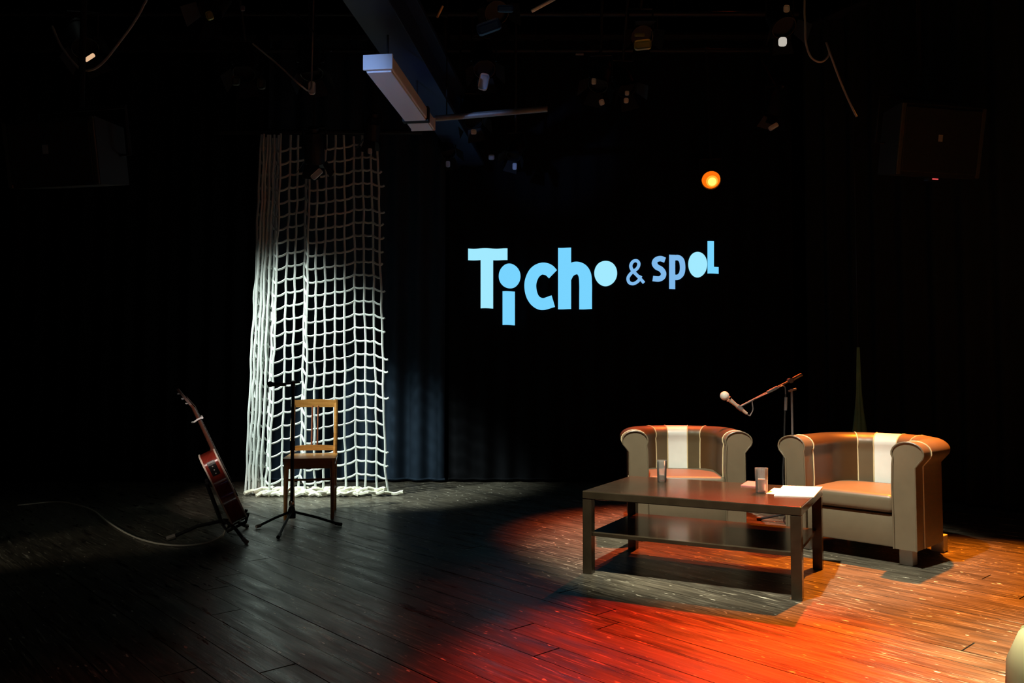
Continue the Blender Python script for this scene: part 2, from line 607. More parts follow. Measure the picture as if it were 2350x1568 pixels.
# narrow cloth tail behind the right armchair
tl = at(1973, 990, 6.75)
troot = thing('cloth_tail', 'narrow grey green cloth tail hanging behind the right armchair', 'cloth', (tl.x, tl.y, 0))
mb = MB()
prof = [(0.010, 1.34), (0.013, 1.25), (0.020, 0.95), (0.034, 0.78), (0.052, 0.62), (0.085, 0.40), (0.14, 0.12), (0.16, 0.012)]
vs, fs, nn = [], [], 28
for r, z in prof:
    for j in range(nn):
        w = 2 * PI * j / nn
        rr = r * (1 + 0.22 * math.cos(7 * w))
        vs.append((rr * math.cos(w), 0.6 * rr * math.sin(w), z))
for i in range(len(prof) - 1):
    for j in range(nn):
        fs.append((i * nn + j, i * nn + (j + 1) % nn, (i + 1) * nn + (j + 1) % nn, (i + 1) * nn + j))
fs.append(tuple(range(nn)))
fs.append(tuple((len(prof) - 1) * nn + j for j in range(nn)))
mb.add(vs, fs).build('cloth', M['drape_tail'], troot, smooth=True, angle=70)
MB().tube([(0, 0, 1.32), (0, 0, ZC)], 0.004, 6).build('hanging_cord', M['dark_pipe'], troot)


# ------------------------------------------------------------------ projected title
def zp(zx, zy):
    return 1020 + zx / 3.357, 500 + zy / 3.357


def wall_pt(zx, zy):
    # the beam leaves a projector over the audience and lands on the folds
    p = at(*zp(zx, zy), YB)
    pj = Vector((0.3, -1.4, 2.1))
    q = p.copy()
    for _ in range(4):
        q = pj + (p - pj) * ((fold(q.x) - 0.012 - pj.y) / (p.y - pj.y))
    return q


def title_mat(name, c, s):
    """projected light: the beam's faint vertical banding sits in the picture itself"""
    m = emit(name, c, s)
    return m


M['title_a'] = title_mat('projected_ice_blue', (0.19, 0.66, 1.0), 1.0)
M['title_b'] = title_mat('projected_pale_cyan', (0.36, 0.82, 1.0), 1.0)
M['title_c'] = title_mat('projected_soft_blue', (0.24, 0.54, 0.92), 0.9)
title = thing('projected_title', 'glowing light blue projected title Ticho & spol on black drape', 'projection', wall_pt(1140, 450))


class Glyph:
    def __init__(self, name, mat):
        self.mb, self.name, self.mat = MB(), name, mat

    def grid(self, pts, nu, nv):
        vs = [wall_pt(*p) - title.location for p in pts]
        fs = [(i * nv + j, (i + 1) * nv + j, (i + 1) * nv + j + 1, i * nv + j + 1) for i in range(nu - 1) for j in range(nv - 1)]
        self.mb.add(vs, fs)
        return self

    def rect(self, x0, y0, x1, y1):
        nu = max(3, int(abs(x1 - x0) / 6))
        nv = 4
        return self.grid([(x0 + (x1 - x0) * i / (nu - 1), y0 + (y1 - y0) * j / (nv - 1)) for i in range(nu) for j in range(nv)], nu, nv)

    def disc(self, cx, cy, rx, ry, cut=None):
        nu, nv = 32, 8
        pts = []
        for i in range(nu + 1):
            x = -1 + 2 * i / nu
            x = math.sin(x * PI / 2)
            h = math.sqrt(max(0, 1 - x * x))
            for j in range(nv):
                t = -1 + 2 * j / (nv - 1)
                pts.append((cx + rx * x, cy + ry * h * t))
        return self.grid(pts, nu + 1, nv)

    def stroke(self, pts, w, per=10):
        pts = [Vector((x, y, 0)) for x, y in pts]
        c = catmull(pts, per)
        nv = 9
        out = []
        for i, p in enumerate(c):
            t = (c[min(i + 1, len(c) - 1)] - c[max(i - 1, 0)]).normalized()
            n = Vector((-t.y, t.x, 0))
            ww = w if not callable(w) else w(i / (len(c) - 1))
            for j in range(nv):
                q = p + n * ww * (-0.5 + j / (nv - 1))
                out.append((q.x, q.y))
        return self.grid(out, len(c), nv)

    def done(self):
        return self.mb.build(self.name, self.mat, title)


Glyph('letter_capital_t', M['title_b']).rect(182, 238, 485, 328).rect(278, 326, 375, 700).done()
Glyph('letter_i', M['title_a']).rect(447, 568, 543, 828).disc(502, 450, 84, 96).done()
Glyph('letter_c', M['title_a']).stroke([(836, 437), (800, 405), (745, 393), (695, 425), (666, 485), (662, 545), (678, 608), (712, 650), (765, 666), (838, 645)], 92).done()
Glyph('letter_h', M['title_a']).rect(875, 232, 975, 705).stroke([(922, 480), (958, 416), (1010, 388), (1052, 396), (1080, 440), (1087, 510), (1087, 610), (1087, 705)], 97).done()
Glyph('letter_o', M['title_b']).disc(1241, 430, 88, 98).done()
Glyph('ampersand', M['title_c']).stroke([(1537, 503), (1490, 452), (1447, 403), (1436, 368), (1452, 338), (1480, 333), (1497, 356), (1484, 392), (1440, 425), (1415, 462), (1424, 497), (1456, 508), (1492, 488), (1512, 448)], 25).done()
Glyph('letter_s', M['title_c']).stroke([(1698, 330), (1662, 318), (1630, 326), (1618, 352), (1634, 380), (1666, 400), (1686, 428), (1680, 458), (1652, 474), (1605, 468)], 42).done()
Glyph('letter_p', M['title_c']).rect(1730, 285, 1778, 550).stroke([(1765, 309), (1800, 308), (1826, 332), (1834, 385), (1826, 432), (1800, 457), (1765, 458)], 42).done()
Glyph('letter_filled_o', M['title_b']).disc(1950, 360, 73, 99).done()
Glyph('letter_l', M['title_a']).rect(2025, 182, 2075, 432).rect(2074, 380, 2112, 432).done()


# ------------------------------------------------------------------ rope net
YN = 7.39
net = thing('rope_net', 'white rope net hanging in folds behind the wooden chair', 'net', (at(727, 1135, YN).x, YN, 0))
COLS = [(577, .00, .00), (581, .09, -.03), (585, -.02, .01), (588, .10, -.02), (591, .0, .02), (595, .10, -.03), (599, .01, .01), (604, .10, -.03), (609, .0, .02), (614, .08, -.03), (619, .02, -.02),
        (629, -.03, -.050), (650, .01, -.004), (669, .02, .002), (690, .04, .030), (703, -.04, -.042), (721, -.02, -.034),
        (741, .0, -.018), (763, .01, .0), (786, .02, .006), (808, .05, .044), (832, .02, .040), (855, .0, .034), (873, -.03, .0)]
NETTOP, ROW = 3.36, 0.1235
rng = random.Random(11)
wob = [[rng.uniform(-1, 1) for _ in range(40)] for _ in COLS]


def net_pt(ci, z):
    px, dy, dz = COLS[ci]
    x = (px - 727) / F_PX * YN
    x *= 1.085 - 0.052 * z
    k = max(0.0, min(38.99, (z / ROW)))
    a, b = int(k), min(39, int(k) + 1)
    w = wob[ci][a] + (wob[ci][b] - wob[ci][a]) * (k - a) if b < 40 else 0
    low = max(0.0, 1 - z / 0.25)
    return Vector((x + 0.006 * w + 0.02 * low * math.sin(ci * 1.7), dy * (1 - 0.3 * low) + 0.008 * w, z))


NROW = int((NETTOP - 0.1) / ROW)
for ci in range(len(COLS)):
    pts = [net_pt(ci, 0.02 + (NETTOP - 0.02) * i / 54) for i in range(55)]
    MB().tube(pts, 0.0108, 6).build('vertical_cord', M['rope'], net, smooth=True)
for r in range(1, NROW + 1):
    zb = 0.03 + r * ROW
    pts = []
    ends = rng.random()
    for ci in range(len(COLS)):
        p = net_pt(ci, max(0.03, min(NETTOP - 0.01, zb + COLS[ci][2])))
        pts.append(p)
    if ends > 0.45:
        pts.append(pts[-1] + Vector((0.02 + 0.035 * rng.random(), -0.01, rng.uniform(-0.015, 0.012))))
    out = []
    for a, b in zip(pts[:-1], pts[1:]):
        for k in range(4):
            t = k / 4
            q = a.lerp(b, t)
            q.z -= 0.010 * math.sin(PI * t)
            out.append(q)
    out.append(pts[-1])
    MB().tube(out, 0.0098, 6).build('horizontal_cord', M['rope'], net, smooth=True)
# gathered foot of the net lying on the boards
foot = MB()
rng = random.Random(5)
for k in range(9):
    x0, x1 = -0.64 + rng.uniform(0, .2), 0.62 + rng.uniform(-.25, 0.03)
    if k == 3:
        x1 = 0.80
    yy, ph = rng.uniform(-0.10, 0.04), rng.uniform(0, 6)
    n = 44
    foot.tube([(x0 + (x1 - x0) * i / n, yy + 0.025 * math.sin(i * 0.7 + ph) + 0.012 * math.sin(i * 1.9 + 2 * ph),
                0.018 + 0.020 * (k % 3) + 0.010 * math.sin(i * 1.1 + ph) + (0.006 if k % 3 == 0 else 0)) for i in range(n + 1)], 0.016, 6)
foot.build('gathered_hem', M['rope_floor'], net, smooth=True)['kind'] = 'stuff'
hb = thing('hanging_bar', 'thin black bar from which the rope net hangs', 'pipe', (net.location.x, YN, NETTOP + 0.03))
MB().tube([(-0.95, 0.02, 0), (0.95, 0.02, 0)], 0.024, 10).build('bar', M['dark_pipe'], hb, smooth=True)
for sx in (-0.8, 0.8):
    MB().tube([(sx, 0.02, 0), (sx, 0.02, ZC - NETTOP - 0.03)], 0.006, 6).build('drop_wire', M['dark_pipe'], hb)

# ------------------------------------------------------------------ wooden chair
ch = thing('wooden_chair', 'honey coloured wooden chair with open back standing before the rope net', 'chair', (-1.585, 6.345, 0), 0.157)


def chair_leg(x, y0, y1, z1, r0, r1):
    return MB().tube([(x, y0, 0), (x * 0.985, (y0 + y1) / 2, z1 * 0.5), (x * 0.97, y1, z1)], [r0, (r0 + r1) / 2, r1], 8)


SW = 0.175
for s in (-1, 1):
    MB().tube([(s * SW, -0.185, 0), (s * SW, -0.182, 0.22), (s * SW * .98, -0.175, 0.44)], [0.013, 0.017, 0.021], 8).build('front_leg', M['chair_wood'], ch, smooth=True)
    pts = [(s * 0.165, 0.235, 0), (s * 0.168, 0.20, 0.22), (s * 0.170, 0.185, 0.45), (s * 0.172, 0.21, 0.66), (s * 0.170, 0.255, 0.90)]
    MB().tube(catmull(pts, 5), 0.0165, 8).build('rear_post', M['chair_wood'], ch, smooth=True)
    MB().tube([(s * 0.172, -0.18, 0.20), (s * 0.168, 0.205, 0.20)], 0.0095, 7).build('side_stretcher', M['chair_wood'], ch, smooth=True)
seat = MB()
poly = []
for (cx, cy, a0) in ((0.165, -0.185, -90), (0.155, 0.185, 0), (-0.155, 0.185, 90), (-0.165, -0.185, 180)):
    for k in range(7):
        w = math.radians(a0 + 15 * k)
        poly.append((cx + 0.035 * math.cos(w), cy + 0.035 * math.sin(w)))
seat.prism(poly, 0.440, 0.466).build('seat', M['chair_wood'], ch)
MB().box((0, -0.182, 0.412), (0.33, 0.02, 0.055), bev=0.003).build('apron', M['chair_wood'], ch)
MB().box((0, 0.19, 0.412), (0.31, 0.02, 0.055), bev=0.003).build('apron', M['chair_wood'], ch)
for s in (-1, 1):
    MB().box((s * 0.168, 0.0, 0.412), (0.018, 0.35, 0.055), bev=0.003).build('apron', M['chair_wood'], ch)
MB().tube([(-0.172, -0.182, 0.30), (0.172, -0.182, 0.30)], 0.009, 7).build('front_stretcher', M['chair_wood'], ch, smooth=True)


def curved_rail(zc, h, bow, y, half, th):
    mb = MB()
    vs, fs, n = [], [], 12
    for i in range(n + 1):
        x = -half + 2 * half * i / n
        yy = y + bow * (1 - (x / half) ** 2)
        top = zc + h / 2 + 0.010 * (1 - (x / half) ** 2)
        for (dy, z) in ((-th / 2, zc - h / 2), (th / 2, zc - h / 2), (th / 2, top), (-th / 2, top)):
            vs.append((x, yy + dy, z))
    for i in range(n):
        for j in range(4):
            fs.append((i * 4 + j, i * 4 + (j + 1) % 4, (i + 1) * 4 + (j + 1) % 4, (i + 1) * 4 + j))
    fs += [(0, 1, 2, 3), (n * 4 + 3, n * 4 + 2, n * 4 + 1, n * 4)]
    return mb.add(vs, fs)


curved_rail(0.868, 0.055, 0.018, 0.245, 0.170, 0.020).build('top_rail', M['chair_wood'], ch)
curved_rail(0.508, 0.035, 0.010, 0.192, 0.170, 0.018).build('lower_rail', M['chair_wood'], ch)
for dx in (-0.020, 0.026):
    MB().tube([(dx, 0.203, 0.515), (dx, 0.226, 0.68), (dx, 0.258, 0.85)], 0.0115, 8, rb=0.6).build('back_slat', M['splat_wood'], ch, smooth=True)

# ------------------------------------------------------------------ microphone stand by the wooden chair
sb = on(669, 1200)
ms = thing('microphone_stand', 'black tripod microphone stand in front of the wooden chair', 'microphone stand', (sb.x, sb.y, 0))
MB().tube([(0, 0, 0.05), (0, 0, 1.02)], 0.0125, 10).build('pole', M['black_metal'], ms, smooth=True)
MB().lathe([(0.0, 0.035), (0.03, 0.035), (0.032, 0.06), (0.026, 0.10), (0.018, 0.12), (0.0, 0.12)], 14).build('hub', M['black_gloss'], ms, smooth=True)
MB().lathe([(0.0, 0.125), (0.021, 0.125), (0.023, 0.145), (0.018, 0.165), (0.0, 0.165)], 12).build('collar', M['chrome'], ms, smooth=True)
MB().lathe([(0.0, 0.54), (0.019, 0.54), (0.019, 0.61), (0.0, 0.61)], 12).build('height_clutch', M['black_gloss'], ms, smooth=True)
for (px, py) in ((592, 1213), (778, 1208), (640, 1236)):
    e = on(px, py) - sb
    lg = MB().tube([(0, 0, 0.085), (e.x * 0.5, e.y * 0.5, 0.055), (e.x, e.y, 0.015)], 0.0095, 8).build('leg', M['black_metal'], ms, smooth=True)
    MB().tube([(e.x * 0.93, e.y * 0.93, 0.018), (e.x * 1.05, e.y * 1.05, 0.0135)], 0.0132, 8).build('rubber_foot', M['cable_grey'] if px < 600 else M['black_metal'], lg, smooth=True)
MB().tube([(0, 0, 1.015), (0, -0.01, 1.06)], 0.017, 10).build('swivel', M['black_gloss'], ms, smooth=True)
MB().tube([(0.05, 0.0, 1.05), (-0.02, 0, 1.04), (-0.09, -0.01, 1.035)], 0.008, 8).build('boom', M['black_metal'], ms, smooth=True)
mc = thing('microphone', 'small black microphone on the stand before the rope net', 'microphone', (sb.x - 0.10, sb.y - 0.01, 1.034))
MB().tube([(0.05, 0, -0.002), (-0.05, 0, 0.0)], [0.012, 0.016], 10).build('handle', M['black_gloss'], mc, smooth=True)
MB().lathe([(0.0, -0.024), (0.017, -0.017), (0.024, 0), (0.017, 0.017), (0.0, 0.024)], 12, c=(-0.07, 0, 0)).build('grille', M['black_metal'], mc, smooth=True)

# ------------------------------------------------------------------ guitar
GH = at(428, 885, 5.40)
tc = Vector((-GH.x, -5.4, 0)).normalized()
Nh = Vector((-tc.y, tc.x, 0))
LEAN = math.atan2(0.423, 0.906)
GL = (Nh * -math.sin(LEAN) + Vector((0, 0, math.cos(LEAN)))).normalized()      # up the neck
GN = (Nh * math.cos(LEAN) + Vector((0, 0, math.sin(LEAN)))).normalized()       # out of the soundboard
GS = tc.copy()                                                               # bass side, towards the hall
GO = GH - GL * 0.985 - GN * 0.02
gt = thing('acoustic_guitar', 'red acoustic guitar with cream binding leaning on a floor stand', 'guitar', (GO.x, GO.y, max(0.0, GO.z)))


def gp(s, l, n):
    """guitar space: s to the bass side, l up the neck, n out of the top"""
    return GO + GS * s + GL * l + GN * n - gt.location


half = [(0.0, 0.0), (0.06, 0.004), (0.115, 0.024), (0.16, 0.062), (0.188, 0.115), (0.194, 0.165), (0.176, 0.220), (0.142, 0.268),
        (0.122, 0.305), (0.119, 0.335), (0.130, 0.375), (0.145, 0.415), (0.146, 0.452), (0.126, 0.488), (0.088, 0.509), (0.030, 0.516)]
hs = catmull([Vector((a, b, 0)) for a, b in half], 3)
outl = [(p.x, p.y) for p in hs] + [(-p.x, p.y) for p in reversed(hs[1:])]
nO = len(outl)
dep = 0.105


def g_shell(n0, n1, shrink=0.0):
    return [gp(s * (1 - shrink), 0.26 + (l - 0.26) * (1 - shrink), n0) for s, l in outl], [gp(s * (1 - shrink), 0.26 + (l - 0.26) * (1 - shrink), n1) for s, l in outl]


a, b = g_shell(-dep + 0.003, -0.003)
MB().add(a + b, [(i, (i + 1) % nO, nO + (i + 1) % nO, nO + i) for i in range(nO)]).build('side', M['guitar_side'], gt, smooth=True, angle=60)
a, b = g_shell(-0.006, 0.0)
MB().add(a + b, [tuple(range(nO)), tuple(range(nO, 2 * nO))] + [(i, (i + 1) % nO, nO + (i + 1) % nO, nO + i) for i in range(nO)]).build('soundboard', M['guitar_top'], gt)
a, b = g_shell(-dep, -dep + 0.006)
MB().add(a + b, [tuple(range(nO)), tuple(range(nO, 2 * nO))] + [(i, (i + 1) % nO, nO + (i + 1) % nO, nO + i) for i in range(nO)]).build('back_plate', M['guitar_side'], gt)
for nn_ in (-0.002, -dep + 0.002):
    MB().tube([gp(s, l, nn_) for s, l in outl + outl[:1]], 0.0060, 6, cap=False).build('binding', M['binding'], gt, smooth=True)
# preamp panel let into the bass side of the upper bout
pc = [(p.x, p.y) for p in hs if 0.36 < p.y < 0.475 and p.x > 0.1]
mb = MB()
vs, fs = [], []
for s, l in pc:
    for nn_, ds in ((-0.080, -0.004), (-0.078, 0.004), (-0.028, 0.004), (-0.026, -0.004)):
        vs.append(gp(s + ds, l, nn_))
k = len(pc)
for i in range(k - 1):
    for j in range(3):
        fs.append((i * 4 + j, i * 4 + j + 1, (i + 1) * 4 + j + 1, (i + 1) * 4 + j))
fs += [(0, 1, 2, 3), ((k - 1) * 4, (k - 1) * 4 + 1, (k - 1) * 4 + 2, (k - 1) * 4 + 3)]
pre = mb.add(vs, fs).build('preamp_panel', M['black_gloss'], gt)
for i in range(4):
    s, l = pc[1 + i * (k - 3) // 3]
    MB().tube([gp(s + 0.002, l, -0.053), gp(s + 0.010, l, -0.053)], 0.0045, 8).build('knob', M['cable_grey'], pre)
# neck, fingerboard, head
mb = MB()
vs, fs = [], []
for l, w, t0 in ((0.500, 0.029, -0.045), (0.53, 0.028, -0.022), (0.66, 0.025, -0.020), (0.83, 0.0215, -0.018)):
    for j in range(9):
        ang = PI * j / 8
        vs.append(gp(w * math.cos(ang), l, 0.003 + t0 * math.sin(ang)))
for i in range(3):
    for j in range(8):
        fs.append((i * 9 + j, i * 9 + j + 1, (i + 1) * 9 + j + 1, (i + 1) * 9 + j))
fs += [tuple(range(9)), tuple(27 + j for j in range(9)), (0, 9, 18, 27, 35, 26, 17, 8)]
MB().add(vs, fs).build('neck', M['neck_wood'], gt, smooth=True, angle=50)
mb = MB()
for (l0, l1, w0, w1) in ((0.37, 0.83, 0.029, 0.0215),):
    mb.add([gp(s * w, l, n) for l, w in ((l0, w0), (l1, w1)) for s in (-1, 1) for n in (0.002, 0.009)],
           [(0, 1, 3, 2), (4, 6, 7, 5), (0, 4, 5, 1), (2, 3, 7, 6), (0, 2, 6, 4), (1, 5, 7, 3)])
mb.build('fingerboard', M['ebony'], gt)
fr = MB()
for i in range(1, 17):
    l = 0.83 - 0.645 * (1 - 2 ** (-i / 12))
    w = 0.0215 + (0.83 - l) / 0.46 * 0.0075
    fr.tube([gp(-w, l, 0.0095), gp(w, l, 0.0095)], 0.0012, 5)
fr.build('fret_wires', M['steel_string'], gt)['kind'] = 'stuff'
hd = MB()
hp = [(0.0215, 0.825), (0.034, 0.855), (0.032, 0.985), (0.012, 0.99), (0, 0.982), (-0.012, 0.99), (-0.032, 0.985), (-0.034, 0.855), (-0.0215, 0.825)]


def hn(l):
    return -(l - 0.825) * 0.24


m_ = len(hp)
hd.add([gp(s, l, hn(l) - 0.010) for s, l in hp] + [gp(s, l, hn(l) + 0.006) for s, l in hp],
       [tuple(range(m_)), tuple(range(m_, 2 * m_))] + [(i, (i + 1) % m_, m_ + (i + 1) % m_, m_ + i) for i in range(m_)])
head = hd.build('headstock', M['neck_wood'], gt)
for s in (-1, 1):
    for l in (0.875, 0.915, 0.955):
        MB().tube([gp(s * 0.026, l, hn(l) - 0.016), gp(s * 0.052, l, hn(l) - 0.016)], 0.004, 6).tube([gp(s * 0.045, l, hn(l) - 0.016), gp(s * 0.062, l, hn(l) - 0.016)], 0.009, 8, rb=0.6).build('tuning_peg', M['chrome'], head, smooth=True)
# hardware on the top
sr = MB()
sr.tube([gp(0.050 * math.cos(w), 0.325 + 0.050 * math.sin(w), 0.0005) for w in [2 * PI * i / 28 for i in range(29)]], 0.003, 6, cap=False).build('rosette', M['binding'], gt)
hole = MB()
hole.add([gp(0.047 * math.cos(2 * PI * i / 24), 0.325 + 0.047 * math.sin(2 * PI * i / 24), 0.0012) for i in range(24)], [tuple(range(24))]).build('sound_hole', M['ebony'], gt)
mb = MB()
mb.add([gp(s, l, n) for l in (0.165, 0.195) for s in (-0.085, 0.085) for n in (0.0, 0.010)],
       [(0, 1, 3, 2), (4, 6, 7, 5), (0, 4, 5, 1), (2, 3, 7, 6), (0, 2, 6, 4), (1, 5, 7, 3)])
mb.build('bridge', M['ebony'], gt)
for i in range(6):
    s = (i - 2.5) / 2.5
    MB().tube([gp(s * 0.028, 0.185, 0.012), gp(s * 0.0175, 0.83, 0.013), gp(s * 0.020, 0.90 + 0.02 * abs(s), hn(0.9) + 0.008)], 0.0009, 5).build('string', M['steel_string'], gt)
MB().tube([gp(0, 0.004, -0.052), gp(0, -0.016, -0.052)], [0.006, 0.010], 10).build('strap_button', M['chrome'], gt, smooth=True)
# capo on the neck
cp = thing('capo', 'silver white capo clamped across the guitar neck', 'capo', tuple(gt.location))
MB().tube([gp(-0.042, 0.750, 0.020), gp(0.046, 0.744, 0.020)], 0.0078, 8).build('clamp_bar', M['batten'], cp, smooth=True)
MB().tube([gp(0.030, 0.746, 0.020), gp(0.034, 0.746, -0.01), gp(0.030, 0.740, -0.038), gp(-0.012, 0.742, -0.050)], 0.0062, 8).build('lever', M['batten'], cp, smooth=True)
# guitar stand: base tripod, upright, cradle arms
gs = thing('guitar_stand', 'black tubular floor stand holding the red guitar', 'stand', (GO.x, GO.y, 0))


def w2(v):
    return v - gs.location


bk = GO + GL * 0.33 - GN * (dep + 0.030)
ft = GO + GL * 0.0 - GN * (dep + 0.055)
base = Vector((ft.x, ft.y, 0.0))
MB().tube([w2(Vector((ft.x, ft.y, 0.12)) + GL * -0.03), w2(ft + GL * 0.04), w2(bk)], 0.013, 8).build('upright', M['black_metal'], gs, smooth=True)
for s in (-1, 1):
    MB().tube([w2(ft + GL * 0.02), w2(ft + GS * s * 0.07 + GL * -0.022 + GN * 0.01), w2(GO + GS * s * 0.08 + GL * -0.020 - GN * 0.02), w2(GO + GS * s * 0.08 + GL * 0.028 + GN * 0.018)], 0.011, 8).build('cradle_arm', M['black_metal'], gs, smooth=True)
    MB().tube([w2(bk), w2(bk + GS * s * 0.09 + GL * 0.005 + GN * 0.004)], 0.011, 8).build('back_rest', M['black_metal'], gs, smooth=True)
hubz = Vector((ft.x, ft.y, 0.11))
for d in (GS * 0.30 + Nh * 0.12, -GS * 0.26 + Nh * 0.16, Nh * -0.34):
    e = Vector((ft.x + d.x, ft.y + d.y, 0.014))
    lg = MB().tube([w2(hubz), w2(hubz.lerp(e, 0.5) + Vector((0, 0, 0.02))), w2(e)], 0.012, 8).build('leg', M['black_metal'], gs, smooth=True)
    MB().tube([w2(hubz.lerp(e, 0.9) + Vector((0, 0, 0.004))), w2(e + (e - hubz).normalized() * 0.02 + Vector((0, 0, 0.004)))], 0.015, 8).build('rubber_foot', M['cable_grey'], lg, smooth=True)

# instrument cable from the guitar over the floor
c0 = GO + GL * 0.03 - GN * 0.11 + GS * 0.02
cpts = [c0, c0 + Vector((-0.03, -0.03, -0.10))]
cpts += [on(524, 1212, 0.03), on(500, 1236, 0.012), on(460, 1249, .009), on(400, 1252, .009), on(340, 1243, .009), on(290, 1224, .009), on(245, 1196, .009),
         on(215, 1173, .009), on(180, 1160, .009), on(130, 1152, .009), on(40, 1160, .009)]
tag(MB().tube(catmull(cpts, 8), 0.0058, 7).build('instrument_cable', M['cable_pale'], None, smooth=True),
    'pale instrument cable curving over the dark floor to the guitar', 'cable')

# ------------------------------------------------------------------ coffee table
TL, TW, TH, TT = 1.16, 0.77, 0.455, -0.498
TA = Vector((0.391, 4.475, 0))
tdx, tdy = Vector((math.cos(TT), math.sin(TT), 0)), Vector((-math.sin(TT), math.cos(TT), 0))
TC = TA + tdx * TL / 2 + tdy * TW / 2
tb = thing('coffee_table', 'black brown rectangular coffee table with a lower shelf', 'table', tuple(TC), TT)
MB().box((0, 0, TH - 0.0225), (TL, TW, 0.045), bev=0.005).build('tabletop', M['table'], tb)
for sx in (-1, 1):
    for sy in (-1, 1):
        MB().box((sx * (TL / 2 - 0.027), sy * (TW / 2 - 0.027), (TH - 0.046) / 2), (0.052, 0.052, TH - 0.046), bev=0.002).build('leg', M['table'], tb)
MB().box((0, 0, 0.215), (TL - 0.06, TW - 0.06, 0.020), bev=0.002).build('shelf', M['table'], tb)


def tumbler(px, py, label, r, h, fill):
    p = on(px, py, TH)
    t = thing('drinking_glass', label, 'glass', tuple(p))
    th = 0.0025
    MB().lathe([(0.0, 0.0005), (r * 0.86, 0.0005), (r * 0.90, 0.004), (r, h), (r - th, h), (r * 0.90 - th, 0.014), (0.0, 0.012)], 28).build('tumbler', M['glass'], t, smooth=True, angle=50)
    ri = r * 0.90 - th - 0.0004
    MB().lathe([(0.0, 0.0126), (ri - 0.001, 0.0146), (ri + (r - th - ri) * fill - 0.0002, h * fill), (0.0, h * fill)], 28).build('water', M['water'], t, smooth=True, angle=50)
    return t


tumbler(1519, 1106, 'tall water glass on the table before the left armchair', 0.030, 0.130, 0.30)
tumbler(1748, 1131, 'half full water glass on the table beside the white papers', 0.035, 0.135, 0.55)


def sheet(name, pxs, z, th, mat, label, cat):
    q = [on(*p, z) for p in pxs]
    c = sum(q, Vector()) / 4
    mb = MB()
    mb.add([(v.x - c.x, v.y - c.y, 0) for v in q] + [(v.x - c.x, v.y - c.y, th) for v in q],
           [(3, 2, 1, 0), (4, 5, 6, 7), (0, 1, 5, 4), (1, 2, 6, 5), (2, 3, 7, 6), (3, 0, 4, 7)])
    return tag(mb.build(name, mat), label, cat).__setattr__('location', c)


sheet('paper_sheets', [(1776, 1139), (1868, 1142), (1888, 1119), (1797, 1116)], TH + 0.0005, 0.004, M['paper'], 'stack of bright white papers on the table corner', 'paper')
sheet('paper_sheet', [(1758, 1133), (1790, 1136), (1806, 1122), (1776, 1120)], TH + 0.0002, 0.0006, M['paper'], 'single loose white sheet sticking out by the water glass', 'paper')
sheet('notebook', [(1700, 1116), (1738, 1119), (1752, 1109), (1716, 1106)], TH + 0.0005, 0.006, M['notebook'], 'thin rose coloured notebook lying behind the half full water glass', 'notebook')

# ------------------------------------------------------------------ tub armchairs


